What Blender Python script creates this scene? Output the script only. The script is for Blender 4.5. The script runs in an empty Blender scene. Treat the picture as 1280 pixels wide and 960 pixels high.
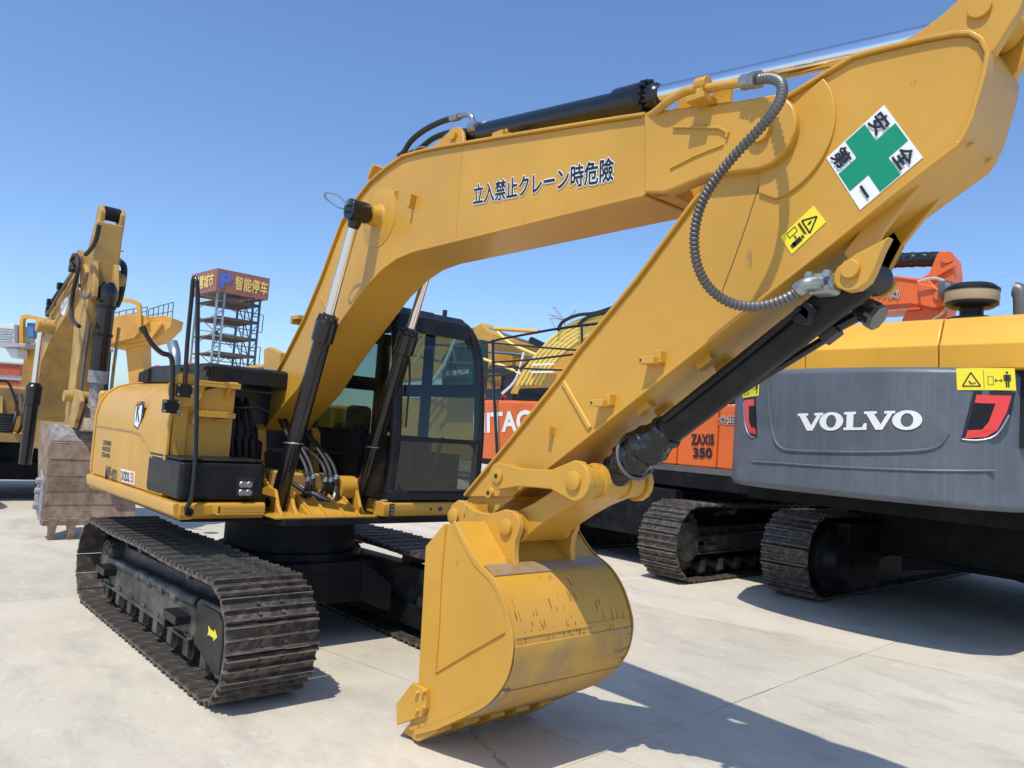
import bpy, bmesh, math, random
from mathutils import Matrix, Vector
random.seed(7)
S = bpy.context.scene
COL = S.collection
# ------------------------------------------------------------------ camera, world, sun
cd = bpy.data.cameras.new('camera'); cam = bpy.data.objects.new('camera', cd); COL.objects.link(cam)
cam.matrix_world = Matrix(((0.663928,0.002330,0.747793,6.330000),(0.744485,-0.096057,-0.660692,-3.140000),(0.070292,0.995373,-0.065509,1.800000),(0,0,0,1)))
cd.sensor_width = 36; cd.lens = 27.0844; cd.clip_start = .1; cd.clip_end = 3000
S.camera = cam
SUN_TO = Vector((.20, -.49, 1.0)).normalized()
W = bpy.data.worlds.new('World'); S.world = W; W.use_nodes = True
nt = W.node_tree; bg = nt.nodes['Background']
sky = nt.nodes.new('ShaderNodeTexSky'); sky.sky_type = 'NISHITA'; sky.sun_disc = False
sky.sun_elevation = math.asin(SUN_TO.z); sky.sun_rotation = math.atan2(SUN_TO.x, SUN_TO.y)
sky.altitude = 0; sky.air_density = 1.0; sky.dust_density = .8; sky.ozone_density = 4.0
tint = nt.nodes.new('ShaderNodeVectorMath'); tint.operation = 'MULTIPLY'; tint.inputs[1].default_value = (1.0, 1.12, 1.27)
nt.links.new(sky.outputs[0], tint.inputs[0]); nt.links.new(tint.outputs[0], bg.inputs[0]); bg.inputs[1].default_value = .15
sd = bpy.data.lights.new('sun', 'SUN'); sun = bpy.data.objects.new('sun', sd); COL.objects.link(sun)
sd.energy = 4.1; sd.angle = math.radians(.53); sd.color = (1, .94, .84)
sun.rotation_euler = SUN_TO.to_track_quat('Z', 'Y').to_euler()
S.view_settings.view_transform = 'Standard'; S.view_settings.look = 'None'
S.view_settings.exposure = 0.0; S.view_settings.gamma = 1
S.cycles.max_bounces = 6; S.cycles.transparent_max_bounces = 12

# ------------------------------------------------------------------ materials
def _n(t, k, **kw):
    n = t.nodes.new(k)
    for a, b in kw.items(): setattr(n, a, b)
    return n
def mat(name, c, rough=.5, metal=0., c2=None, scale=3., lo=.45, hi=.62, bump=0., bscale=60., coat=0., streak=0., streakcol=None, spots=None, spotcol=(.1,.04,.02), spotscale=20., spotstretch=(1,1,.25), world=False, detail=6, blotch=.06, ior=None, spec=None):
    m = bpy.data.materials.new(name); m.use_nodes = True
    t = m.node_tree; b = t.nodes['Principled BSDF']; L = t.links.new
    b.inputs['Roughness'].default_value = rough; b.inputs['Metallic'].default_value = metal
    b.inputs['Coat Weight'].default_value = coat; b.inputs['Coat Roughness'].default_value = .12
    if spec is not None: b.inputs['Specular IOR Level'].default_value = spec
    if ior: b.inputs['IOR'].default_value = ior
    tc = _n(t, 'ShaderNodeTexCoord')
    co = tc.outputs['Object']
    if world:
        g = _n(t, 'ShaderNodeNewGeometry'); co = g.outputs['Position']
    base = _n(t, 'ShaderNodeRGB'); base.outputs[0].default_value = (*c, 1)
    cur = base.outputs[0]
    # large, soft colour drift
    nz = _n(t, 'ShaderNodeTexNoise'); nz.inputs['Scale'].default_value = 1.7; nz.inputs['Detail'].default_value = 4; L(co, nz.inputs['Vector'])
    mr = _n(t, 'ShaderNodeMapRange'); L(nz.outputs['Fac'], mr.inputs[0]); mr.inputs[1].default_value = .3; mr.inputs[2].default_value = .7
    mr.inputs[3].default_value = 1 - blotch; mr.inputs[4].default_value = 1 + blotch
    mx = _n(t, 'ShaderNodeVectorMath', operation='SCALE'); L(cur, mx.inputs[0]); L(mr.outputs[0], mx.inputs['Scale']); cur = mx.outputs[0]
    if c2:
        n2 = _n(t, 'ShaderNodeTexNoise'); n2.inputs['Scale'].default_value = scale; n2.inputs['Detail'].default_value = detail; n2.inputs['Roughness'].default_value = .65; L(co, n2.inputs['Vector'])
        r2 = _n(t, 'ShaderNodeMapRange'); L(n2.outputs['Fac'], r2.inputs[0]); r2.inputs[1].default_value = lo; r2.inputs[2].default_value = hi
        m2 = _n(t, 'ShaderNodeMix', data_type='RGBA'); L(r2.outputs[0], m2.inputs[0]); L(cur, m2.inputs[6]); m2.inputs[7].default_value = (*c2, 1); cur = m2.outputs[2]
    if streak:
        mp = _n(t, 'ShaderNodeMapping'); mp.inputs['Scale'].default_value = (38, 38, .9); L(co, mp.inputs[0])
        n3 = _n(t, 'ShaderNodeTexNoise'); n3.inputs['Scale'].default_value = 1; n3.inputs['Detail'].default_value = 3; L(mp.outputs[0], n3.inputs['Vector'])
        r3 = _n(t, 'ShaderNodeMapRange'); L(n3.outputs['Fac'], r3.inputs[0]); r3.inputs[1].default_value = .48; r3.inputs[2].default_value = .72; r3.inputs[4].default_value = streak
        m3 = _n(t, 'ShaderNodeMix', data_type='RGBA'); L(r3.outputs[0], m3.inputs[0]); L(cur, m3.inputs[6]); m3.inputs[7].default_value = (*streakcol, 1); cur = m3.outputs[2]
    if spots:
        mp = _n(t, 'ShaderNodeMapping'); mp.inputs['Scale'].default_value = spotstretch; L(co, mp.inputs[0])
        n4 = _n(t, 'ShaderNodeTexNoise'); n4.inputs['Scale'].default_value = spotscale; n4.inputs['Detail'].default_value = 8; n4.inputs['Roughness'].default_value = .7; L(mp.outputs[0], n4.inputs['Vector'])
        n5 = _n(t, 'ShaderNodeTexNoise'); n5.inputs['Scale'].default_value = 2.2; L(co, n5.inputs['Vector'])
        ad = _n(t, 'ShaderNodeMath', operation='MULTIPLY'); L(n4.outputs['Fac'], ad.inputs[0]); L(n5.outputs['Fac'], ad.inputs[1])
        r4 = _n(t, 'ShaderNodeMapRange'); L(ad.outputs[0], r4.inputs[0]); r4.inputs[1].default_value = spots; r4.inputs[2].default_value = spots + .05
        m4 = _n(t, 'ShaderNodeMix', data_type='RGBA'); L(r4.outputs[0], m4.inputs[0]); L(cur, m4.inputs[6]); m4.inputs[7].default_value = (*spotcol, 1); cur = m4.outputs[2]
    L(cur, b.inputs['Base Color'])
    # roughness drift
    rr = _n(t, 'ShaderNodeTexNoise'); rr.inputs['Scale'].default_value = 6; rr.inputs['Detail'].default_value = 5; L(co, rr.inputs['Vector'])
    rm = _n(t, 'ShaderNodeMapRange'); L(rr.outputs['Fac'], rm.inputs[0]); rm.inputs[3].default_value = max(.03, rough - .1); rm.inputs[4].default_value = min(1, rough + .12)
    L(rm.outputs[0], b.inputs['Roughness'])
    if bump:
        nb = _n(t, 'ShaderNodeTexNoise'); nb.inputs['Scale'].default_value = bscale; nb.inputs['Detail'].default_value = 5; L(co, nb.inputs['Vector'])
        bu = _n(t, 'ShaderNodeBump'); bu.inputs['Strength'].default_value = bump; bu.inputs['Distance'].default_value = .01; L(nb.outputs['Fac'], bu.inputs['Height']); L(bu.outputs[0], b.inputs['Normal'])
    return m
M = {}
M['yellow'] = mat('yellow_paint', (.565, .300, .036), .38, coat=.12, bump=.06, bscale=9, c2=(.52, .275, .03), scale=1.3, lo=.5, hi=.8, spots=.43, spotcol=(.34, .18, .05), spotscale=24, spotstretch=(1, 1, .3), blotch=.08)
M['bucket_yellow'] = mat('scuffed_yellow_paint', (.575, .305, .036), .40, coat=.08, bump=.12, bscale=14, c2=(.50, .26, .05), scale=2.5, lo=.5, hi=.8, spots=.36, spotcol=(.14, .045, .02), spotscale=30, spotstretch=(1, 1, .22), blotch=.08)
M['heel'] = mat('scratched_heel_paint', (.58, .32, .055), .45, c2=(.34, .22, .10), scale=3, lo=.42, hi=.7, spots=.335, spotcol=(.16, .07, .03), spotscale=40, spotstretch=(1, .12, 1.4), bump=.2)
M['brown_mark'] = mat('brown_scratch_and_line', (.13, .055, .02), .7)
M['worn_steel'] = mat('scraped_bare_steel', (.36, .30, .22), .55, .4, c2=(.42, .24, .06), scale=9, lo=.45, hi=.6, bump=.3)
M['old_yellow'] = mat('dusty_old_yellow_paint', (.50, .30, .075), .6, c2=(.30, .19, .09), scale=3, lo=.42, hi=.7, spots=.37, spotcol=(.16, .08, .04), spotscale=16, blotch=.12)
M['old_steel'] = mat('rusty_bucket_steel', (.30, .215, .15), .72, c2=(.17, .11, .075), scale=7, lo=.4, hi=.65, bump=.4, bscale=40, blotch=.2, spots=.36, spotcol=(.42,.30,.2), spotscale=12, spotstretch=(1, .3, 1))
M['grey_steel'] = mat('grey_worn_steel', (.33, .32, .33), .6, .3, c2=(.2, .18, .17), scale=14, bump=.3)
M['black'] = mat('black_gloss_paint', (.006, .0065, .008), .24, coat=.25, bump=.03, bscale=14, blotch=.2)
M['satin'] = mat('satin_black_paint', (.009, .0095, .011), .42, spec=.28, c2=(.026, .025, .023), scale=5, lo=.5, hi=.75, blotch=.2)
M['rubber'] = mat('black_rubber', (.016, .016, .017), .55)
M['film'] = mat('black_plastic_film', (.010, .010, .012), .24, bump=.8, bscale=22, c2=(.06, .06, .065), scale=22, lo=.55, hi=.7)
M['track'] = mat('track_shoe_steel', (.060, .052, .046), .5, .35, c2=(.24, .195, .155), scale=11, lo=.45, hi=.72, bump=.35, bscale=55, blotch=.25)
M['track2'] = mat('track_shoe_dark_steel', (.016, .0145, .0135), .30, .5, c2=(.060, .054, .047), scale=24, lo=.50, hi=.72, bump=.25, bscale=50, blotch=.25)
M['under'] = mat('dusty_undercarriage_paint', (.030, .031, .029), .5, spec=.35, c2=(.13, .12, .098), scale=3.5, lo=.42, hi=.68, bump=.15, bscale=30, blotch=.2)
M['dark'] = mat('dark_frame_paint', (.004, .005, .007), .5, spec=.2, c2=(.014, .014, .015), scale=4)
M['chrome'] = mat('chromed_rod', (.82, .83, .85), .1, 1., blotch=.02)
M['zinc'] = mat('zinc_fitting', (.36, .38, .38), .38, .8, c2=(.3, .32, .33), scale=30)
M['guard'] = mat('hose_spring_guard', (.15, .147, .142), .42, .5, blotch=.2)
M['orange'] = mat('orange_paint', (.72, .135, .018), .40, coat=.12, bump=.04, bscale=7, c2=(.58, .13, .025), scale=2, lo=.5, hi=.8)
M['vgrey'] = mat('grey_painted_casting', (.105, .122, .145), .42, c2=(.085, .10, .12), scale=1.6, streak=.22, streakcol=(.19, .21, .24), bump=.05, bscale=20, blotch=.15)
M['vyellow'] = mat('warm_yellow_hood_paint', (.82, .42, .04), .38, coat=.15, c2=(.74, .38, .04), scale=1.2)
M['red'] = mat('red_reflector', (.75, .035, .03), .25, coat=.6)
M['white'] = mat('white_vinyl', (.80, .80, .78), .4, blotch=.02)
M['ink'] = mat('black_vinyl', (.012, .014, .022), .4)
M['green'] = mat('green_vinyl', (.0, .25, .13), .42, blotch=.03)
M['sticker'] = mat('yellow_sticker', (.86, .72, .03), .45, blotch=.02)
M['arrow'] = mat('yellow_arrow_paint', (.75, .68, .05), .5)
M['seat'] = mat('dark_seat_fabric', (.02, .022, .024), .85)
M['iron_red'] = mat('red_cover_plastic', (.6, .05, .03), .45)
M['beige'] = mat('beige_filter_shell', (.42, .34, .22), .5)
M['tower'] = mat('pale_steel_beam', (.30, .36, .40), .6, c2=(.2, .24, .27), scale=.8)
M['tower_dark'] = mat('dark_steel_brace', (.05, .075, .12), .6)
M['deck'] = mat('brown_parking_deck', (.12, .085, .07), .8)
M['sign'] = mat('maroon_sign_board', (.30, .12, .09), .6)
M['gold'] = mat('gold_letters', (.85, .60, .16), .45)
M['blue'] = mat('blue_sign_letter', (.08, .15, .50), .4)
M['crane'] = mat('crane_yellow', (.66, .33, .05), .5, c2=(.5, .25, .05), scale=.5)
M['pale_pipe'] = mat('pale_yellow_pipe', (.86, .66, .18), .35)
M['grouser'] = mat('pale_grouser_steel', (.27, .25, .22), .34, .7, c2=(.08, .065, .05), scale=9, lo=.45, hi=.65)  # paler steel for the tips of the grouser bars
M['green_panel'] = mat('dark_green_panel', (.02, .06, .05), .4)
M['shed_red'] = mat('red_cladding', (.50, .11, .05), .6)
M['shed_grey'] = mat('grey_trim', (.35, .35, .36), .6)
M['wcab'] = mat('white_cabin', (.62, .64, .63), .5)
M['bcab'] = mat('blue_cabin', (.07, .18, .38), .5)
M['pylon'] = mat('pylon_steel', (.25, .27, .3), .6)
M['joint'] = mat('dusty_joint', (.10, .095, .085), .9)
def glass(name, tint, refl=1.):
    m = bpy.data.materials.new(name); m.use_nodes = True; t = m.node_tree
    t.nodes.remove(t.nodes['Principled BSDF']); out = t.nodes['Material Output']
    tr = _n(t, 'ShaderNodeBsdfTransparent'); tr.inputs[0].default_value = (*tint, 1)
    gl = _n(t, 'ShaderNodeBsdfGlossy'); gl.inputs['Roughness'].default_value = .03
    lw = _n(t, 'ShaderNodeLayerWeight'); lw.inputs[0].default_value = .5
    pw = _n(t, 'ShaderNodeMath', operation='POWER'); pw.inputs[1].default_value = 4; t.links.new(lw.outputs['Facing'], pw.inputs[0])
    ma = _n(t, 'ShaderNodeMath', operation='MULTIPLY_ADD'); ma.inputs[1].default_value = refl; ma.inputs[2].default_value = .07
    t.links.new(pw.outputs[0], ma.inputs[0])
    mx = _n(t, 'ShaderNodeMixShader'); t.links.new(ma.outputs[0], mx.inputs[0]); t.links.new(tr.outputs[0], mx.inputs[1]); t.links.new(gl.outputs[0], mx.inputs[2])
    t.links.new(mx.outputs[0], out.inputs[0]); return m
M['glass'] = glass('tinted_cab_glass', (.46, .56, .52), .9)
M['dark_glass'] = glass('shaded_cab_glass', (.16, .19, .19), .9)  # darker tint stands in for dark reflections in the lower windscreen
def concrete():
    m = bpy.data.materials.new('concrete'); m.use_nodes = True; t = m.node_tree; L = t.links.new
    b = t.nodes['Principled BSDF']; b.inputs['Roughness'].default_value = .85
    g = _n(t, 'ShaderNodeNewGeometry'); P = g.outputs['Position']
    def noise(s, d=8, r=.6, vec=P, dist=0.):
        n = _n(t, 'ShaderNodeTexNoise'); n.inputs['Scale'].default_value = s; n.inputs['Detail'].default_value = d; n.inputs['Roughness'].default_value = r; n.inputs['Distortion'].default_value = dist; L(vec, n.inputs['Vector']); return n.outputs['Fac']
    def ramp(v, a, bb, c=0., d=1.):
        r = _n(t, 'ShaderNodeMapRange'); L(v, r.inputs[0]); r.inputs[1].default_value = a; r.inputs[2].default_value = bb; r.inputs[3].default_value = c; r.inputs[4].default_value = d; return r.outputs[0]
    def mix(f, a, c):
        x = _n(t, 'ShaderNodeMix', data_type='RGBA'); L(f, x.inputs[0])
        if isinstance(a, tuple): x.inputs[6].default_value = (*a, 1)
        else: L(a, x.inputs[6])
        x.inputs[7].default_value = (*c, 1); return x.outputs[2]
    mp = _n(t, 'ShaderNodeMapping'); mp.inputs['Rotation'].default_value = (0, 0, .75); mp.inputs['Scale'].default_value = (.7, 1.35, 1); L(P, mp.inputs[0])
    c = mix(ramp(noise(.45, 6), .35, .65), (.50, .455, .365), (.61, .555, .45))
    c = mix(ramp(noise(1.6, 8, .65, mp.outputs[0]), .5, .72, 0, .75), c, (.37, .34, .285))
    c = mix(ramp(noise(5, 8, .7, mp.outputs[0], .6), .55, .8, 0, .75), c, (.70, .66, .57))
    c = mix(ramp(noise(14, 8, .75), .56, .74, 0, .40), c, (.36, .33, .27))
    c = mix(ramp(noise(38, 6, .7), .56, .72, 0, .5), c, (.30, .28, .24))
    c = mix(ramp(noise(140, 3, .7), .60, .72, 0, .35), c, (.24, .22, .20))
    c = mix(ramp(noise(.8, 5, .55), .60, .74, 0, .45), c, (.30, .275, .235))
    c = mix(ramp(noise(2.6, 9, .75, mp.outputs[0], 1.5), .62, .68, 0, .35), c, (.26, .24, .21))
    v = _n(t, 'ShaderNodeTexVoronoi'); v.feature = 'DISTANCE_TO_EDGE'; v.inputs['Scale'].default_value = .33
    wv = _n(t, 'ShaderNodeTexNoise'); wv.inputs['Scale'].default_value = 1.3; wv.inputs['Detail'].default_value = 8; L(P, wv.inputs['Vector'])
    va = _n(t, 'ShaderNodeVectorMath', operation='MULTIPLY_ADD'); L(wv.outputs['Color'], va.inputs[0]); va.inputs[1].default_value = (1.1, 1.1, 0); L(P, va.inputs[2])
    L(va.outputs[0], v.inputs['Vector'])
    line = ramp(v.outputs['Distance'], .0, .0022, 1, 0)
    gate = ramp(noise(.5, 3), .54, .60)
    mm = _n(t, 'ShaderNodeMath', operation='MULTIPLY'); L(line, mm.inputs[0]); L(gate, mm.inputs[1])
    c = mix(mm.outputs[0], c, (.33, .30, .255))
    oi = _n(t, 'ShaderNodeObjectInfo')
    sc = _n(t, 'ShaderNodeVectorMath', operation='MULTIPLY'); L(c, sc.inputs[0]); L(oi.outputs['Color'], sc.inputs[1])
    L(sc.outputs[0], b.inputs['Base Color'])
    bu = _n(t, 'ShaderNodeBump'); bu.inputs['Strength'].default_value = .35; bu.inputs['Distance'].default_value = .012
    hs = _n(t, 'ShaderNodeMath', operation='ADD'); L(noise(30, 8, .7), hs.inputs[0]); L(noise(3, 6, .6), hs.inputs[1])
    L(hs.outputs[0], bu.inputs['Height']); L(bu.outputs[0], b.inputs['Normal'])
    return m
M['concrete'] = concrete()

# ------------------------------------------------------------------ geometry helpers
I4 = Matrix.Identity(4)
class MB:
    """collects shapes given in the frame F (local -> world)"""
    def __init__(s, F=I4): s.v = []; s.f = []; s.F = F; s.mats = []; s.mi = []; s.cur = 0
    def add(s, vs, fs):
        o = len(s.v); s.v += [Vector(v) for v in vs]; s.f += [tuple(i + o for i in f) for f in fs]; s.mi += [s.cur] * len(fs); return s
    def box(s, x0, x1, y0, y1, z0, z1):
        return s.add([(x0,y0,z0),(x1,y0,z0),(x1,y1,z0),(x0,y1,z0),(x0,y0,z1),(x1,y0,z1),(x1,y1,z1),(x0,y1,z1)],
                     [(3,2,1,0),(4,5,6,7),(0,1,5,4),(1,2,6,5),(2,3,7,6),(3,0,4,7)])
    def obox(s, c, sx, sy, sz, rot):
        R_ = rot.to_3x3(); c = Vector(c)
        vs = [c + R_ @ Vector((a*sx/2, b*sy/2, d*sz/2)) for a, b, d in ((-1,-1,-1),(1,-1,-1),(1,1,-1),(-1,1,-1),(-1,-1,1),(1,-1,1),(1,1,1),(-1,1,1))]
        return s.add(vs, [(3,2,1,0),(4,5,6,7),(0,1,5,4),(1,2,6,5),(2,3,7,6),(3,0,4,7)])
    def bar(s, a, b, w, h=None, up=(0,0,1)):
        a = Vector(a); b = Vector(b); d = b - a; h = h or w; u = Vector(up)
        if abs(d.normalized().dot(u)) > .98: u = Vector((1,0,0))
        x = d.normalized(); y = u.cross(x).normalized(); z = x.cross(y)
        m = Matrix((x, y, z)).transposed()
        return s.obox((a + b) / 2, d.length, w, h, m)
    def prism(s, pts, a, b, axis='y'):
        n = len(pts)
        A = sum(pts[i][0]*pts[(i+1)%n][1] - pts[(i+1)%n][0]*pts[i][1] for i in range(n))
        if A < 0: pts = pts[::-1]
        if axis == 'y': mk = lambda p, t: (p[0], t, p[1])
        elif axis == 'x': mk = lambda p, t: (t, p[0], p[1])
        else: mk = lambda p, t: (p[0], p[1], t)
        lo, hi = min(a, b), max(a, b)
        vs = [mk(p, lo) for p in pts] + [mk(p, hi) for p in pts]
        flip = axis == 'y'
        f0 = tuple(range(n)); f1 = tuple(range(2*n-1, n-1, -1)); sd = [(i, i+n, (i+1)%n+n, (i+1)%n) for i in range(n)]
        if flip: fs = [f0, f1] + [q[::1] for q in sd]
        else: fs = [f0[::-1], f1[::-1]] + [q[::-1] for q in sd]
        return s.add(vs, fs)
    def strip(s, path, t, a, b, axis='y'):
        """a plate of thickness t following a 2D path (offset to its left), width a..b"""
        n = len(path); P = [Vector(p) for p in path]; off = []
        for i in range(n):
            d1 = (P[i] - P[i-1]).normalized() if i else None; d2 = (P[i+1] - P[i]).normalized() if i < n-1 else None
            if d1 is None: d1 = d2
            if d2 is None: d2 = d1
            n1 = Vector((-d1.y, d1.x)); n2 = Vector((-d2.y, d2.x)); m_ = (n1 + n2).normalized(); k = max(.5, m_.dot(n1))
            off.append(P[i] + m_ * t / k)
        for i in range(n-1):
            pass
        return s.prism([tuple(p) for p in P] + [tuple(p) for p in off[::-1]], a, b, axis)
    def tube(s, path, r, seg=10, cap=True, rfun=None):
        P = [Vector(p) for p in path]; n = len(P); base = len(s.v); vs = []
        t0 = (P[1] - P[0]).normalized(); u = t0.orthogonal().normalized()
        for i in range(n):
            t = ((P[i] - P[i-1]).normalized() if i else t0) + ((P[i+1] - P[i]).normalized() if i < n-1 else (P[i] - P[i-1]).normalized())
            t = t.normalized() if t.length > 1e-6 else t0
            u = (u - t * u.dot(t)).normalized(); w = t.cross(u); rr = rfun(i) if rfun else r
            for k in range(seg):
                an = 2*math.pi*k/seg; vs.append(P[i] + (u*math.cos(an) + w*math.sin(an)) * rr)
        fs = [(i*seg+k, i*seg+(k+1)%seg, (i+1)*seg+(k+1)%seg, (i+1)*seg+k) for i in range(n-1) for k in range(seg)]
        if cap: fs += [tuple(range(seg))[::-1], tuple((n-1)*seg+k for k in range(seg))]
        return s.add(vs, fs)
    def lathe(s, p0, ax, prof, seg=20):
        """profile of (distance along axis, radius)"""
        p0 = Vector(p0); ax = Vector(ax).normalized()
        pts = [p0 + ax * d for d, _ in prof]; u = ax.orthogonal().normalized(); w = ax.cross(u); vs = []
        for (d, r), p in zip(prof, pts):
            for k in range(seg):
                an = 2*math.pi*(k+.5)/seg; vs.append(p + (u*math.cos(an) + w*math.sin(an)) * max(r, 1e-4))
        n = len(prof)
        fs = [(i*seg+k, i*seg+(k+1)%seg, (i+1)*seg+(k+1)%seg, (i+1)*seg+k) for i in range(n-1) for k in range(seg)]
        fs += [tuple(range(seg))[::-1], tuple((n-1)*seg+k for k in range(seg))]
        return s.add(vs, fs)
    def cyl(s, a, b, r, seg=20, r2=None):
        a = Vector(a); b = Vector(b); return s.lathe(a, b - a, [(0, r), ((b-a).length, r if r2 is None else r2)], seg)
    def build(s, name, m, parent=None, bevel=0, smooth=True, ang=38, label=None, kind=None, flat=False):
        root = parent
        while root is not None and root.parent is not None: root = root.parent
        off = root.location if root is not None else Vector((0,0,0))
        me = bpy.data.meshes.new(name); me.from_pydata([tuple((s.F @ v) - off) for v in s.v], [], s.f)
        for mm in (m if isinstance(m, (list, tuple)) else [m]): me.materials.append(M[mm])
        for p, k in zip(me.polygons, s.mi): p.material_index = k
        me.validate(); me.update()
        if not flat:
            bm = bmesh.new(); bm.from_mesh(me); bmesh.ops.recalc_face_normals(bm, faces=bm.faces); bm.to_mesh(me); bm.free()
        if smooth: me.shade_smooth(); me.set_sharp_from_angle(angle=math.radians(ang))
        o = bpy.data.objects.new(name, me); COL.objects.link(o)
        if parent is not None: o.parent = parent
        if bevel:
            b = o.modifiers.new('bevel', 'BEVEL'); b.width = bevel; b.segments = 2; b.limit_method = 'ANGLE'; b.angle_limit = math.radians(35)
            b.harden_normals = True
        if label: o['label'] = label
        if kind: o['kind'] = kind
        return o
def thing(name, label, cat, loc=(0,0,0), group=None):
    o = bpy.data.objects.new(name, None); COL.objects.link(o); o.location = loc; o.empty_display_size = .3
    o['label'] = label; o['category'] = cat
    if group: o['group'] = group
    return o
def inst(src, parent, M4):
    c = src.copy(); COL.objects.link(c); c.parent = parent; c.matrix_basis = M4; return c
def smooth_path(pts, n=6):
    P = [Vector(p) for p in pts]; out = []
    for i in range(len(P)-1):
        a = P[max(i-1,0)]; b = P[i]; c = P[i+1]; d = P[min(i+2,len(P)-1)]
        for k in range(n):
            t = k/n; out.append(.5*((2*b) + (c-a)*t + (2*a-5*b+4*c-d)*t*t + (3*b-a-3*c+d)*t**3))
    out.append(P[-1]); return out
def smooth2(pts, n=4, keep=0):
    return [(p.x, p.z) for p in smooth_path([(x, 0, z) for x, z in pts], n)]
def resample(pts, step):
    out = [pts[0]]; acc = 0
    for a, b in zip(pts, pts[1:]):
        L_ = (b-a).length; d = step - acc
        while d <= L_: out.append(a + (b-a)*(d/L_)); d += step
        acc = L_ - (d - step)
    return out
_fontcache = {}
def glyphs(text, bold=0., shear=0.):
    key = (text, bold, shear)
    if key in _fontcache: return _fontcache[key]
    cu = bpy.data.curves.new('lettering', 'FONT'); cu.body = text; cu.size = 1; cu.offset = bold; cu.resolution_u = 3; cu.fill_mode = 'BOTH'; cu.shear = shear
    ob = bpy.data.objects.new('lettering', cu); COL.objects.link(ob)
    dg = bpy.context.evaluated_depsgraph_get(); dg.update()
    me = ob.evaluated_get(dg).to_mesh()
    vs = [v.co.copy() for v in me.vertices]; fs = [tuple(p.vertices) for p in me.polygons]
    ob.evaluated_get(dg).to_mesh_clear(); bpy.data.objects.remove(ob); bpy.data.curves.remove(cu)
    _fontcache[key] = (vs, fs); return vs, fs
def lettering(text, o, u, v, m, parent, bold=0., lift=None, name='lettering', label=None, shear=0., ref=None, spread=0.):
    """flat print: o lower-left corner, u text width vector, v text height vector (world); spread thickens by stacked shifted copies"""
    vs, fs = glyphs(text, bold, shear)
    rv = ref if ref else vs
    x0 = min(q.x for q in rv); x1 = max(q.x for q in rv); y0 = min(q.y for q in rv); y1 = max(q.y for q in rv)
    o, u, v = Vector(o), Vector(u), Vector(v); nrm = u.cross(v).normalized()
    b = MB(); shifts = [(0, 0)]
    if spread: shifts += [(spread*math.cos(k*math.pi/4), spread*math.sin(k*math.pi/4)) for k in range(8)]
    if spread > .035: shifts += [(spread*.5*math.cos(k*math.pi/4), spread*.5*math.sin(k*math.pi/4)) for k in range(8)]
    for k, (dx, dy) in enumerate(shifts):
        b.add([o + u*((q.x+dx-x0)/(x1-x0)) + v*((q.y+dy-y0)/(y1-y0)) + nrm*((lift or .002) + k*.00006) for q in vs], fs)
    return b.build(name, m, parent, smooth=False, label=label, flat=True)
def outlined(text, o, u, v, parent, spread=.022, out=.045, ink='ink', paper='white', name='lettering', label=None):
    lettering(text, o, u, v, paper, parent, 0, .0015, name='lettering_outline', spread=spread + out)
    return lettering(text, o, u, v, ink, parent, 0, .0035, name=name, spread=spread, label=label)
def quad(pts, m, parent, name, lift=.0015, thick=.001, label=None):
    """thin sheet (sticker) given by world corner points"""
    P = [Vector(p) for p in pts]; n = (P[1]-P[0]).cross(P[2]-P[1]).normalized()
    b = MB(); k = len(P)
    b.add([p + n*lift for p in P] + [p + n*(lift-thick) for p in P], [tuple(range(k)), tuple(range(2*k-1, k-1, -1))] + [(i, i+k, (i+1)%k+k, (i+1)%k) for i in range(k)])
    return b.build(name, m, parent, smooth=False, label=label)
def warning_sticker(A, U, V, parent, vertical=False, name='warning_sticker'):
    """A lower-left, U width vector, V height vector: triangle panel and keep-clear figure panel"""
    A, U, V = Vector(A), Vector(U), Vector(V); nn = U.cross(V).normalized()
    st = quad([A, A+U, A+U+V, A+V], 'sticker', parent, name, .002)
    b = MB()
    def P(x, y): return A + U*x + V*y + nn*.0032
    def poly(pp): b.add([P(*p) for p in pp], [tuple(range(len(pp)))])
    def line(p, q, w, asp):
        d = Vector((q[0]-p[0], (q[1]-p[1])/asp)); L_ = d.length; nx, ny = -d.y/L_*w, d.x/L_*w*asp
        poly([(p[0]-nx, p[1]-ny), (q[0]-nx, q[1]-ny), (q[0]+nx, q[1]+ny), (p[0]+nx, p[1]+ny)])
    asp = U.length / V.length
    for tri in [((.10,.18),(.42,.18),(.26,.80))]:
        for i in range(3): line(tri[i], tri[(i+1)%3], .011, asp)
    line((.22,.42),(.26,.28),.012,asp); line((.26,.28),(.34,.33),.008,asp); line((.48,.08),(.48,.92),.003,asp)
    r = ((.55,.25),(.64,.25),(.64,.62),(.55,.62))
    for i in range(4): line(r[i], r[(i+1)%4], .004, asp)
    line((.67,.44),(.78,.44),.006,asp); poly([(.66,.44),(.69,.36),(.69,.52)]); poly([(.79,.44),(.76,.36),(.76,.52)])
    poly([(.83,.70),(.91,.70),(.91,.42),(.83,.42)]); poly([(.84,.42),(.865,.42),(.865,.14),(.84,.14)]); poly([(.875,.42),(.90,.42),(.90,.14),(.875,.14)])
    poly([(.81,.70),(.825,.70),(.825,.40),(.81,.40)]); poly([(.915,.70),(.93,.70),(.93,.40),(.915,.40)])
    poly([(.87+.022*math.cos(a*math.pi/4), .80+.022*asp*math.sin(a*math.pi/4)) for a in range(8)])
    return st, b.build('pictogram', 'ink', st, smooth=False, flat=True)

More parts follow.
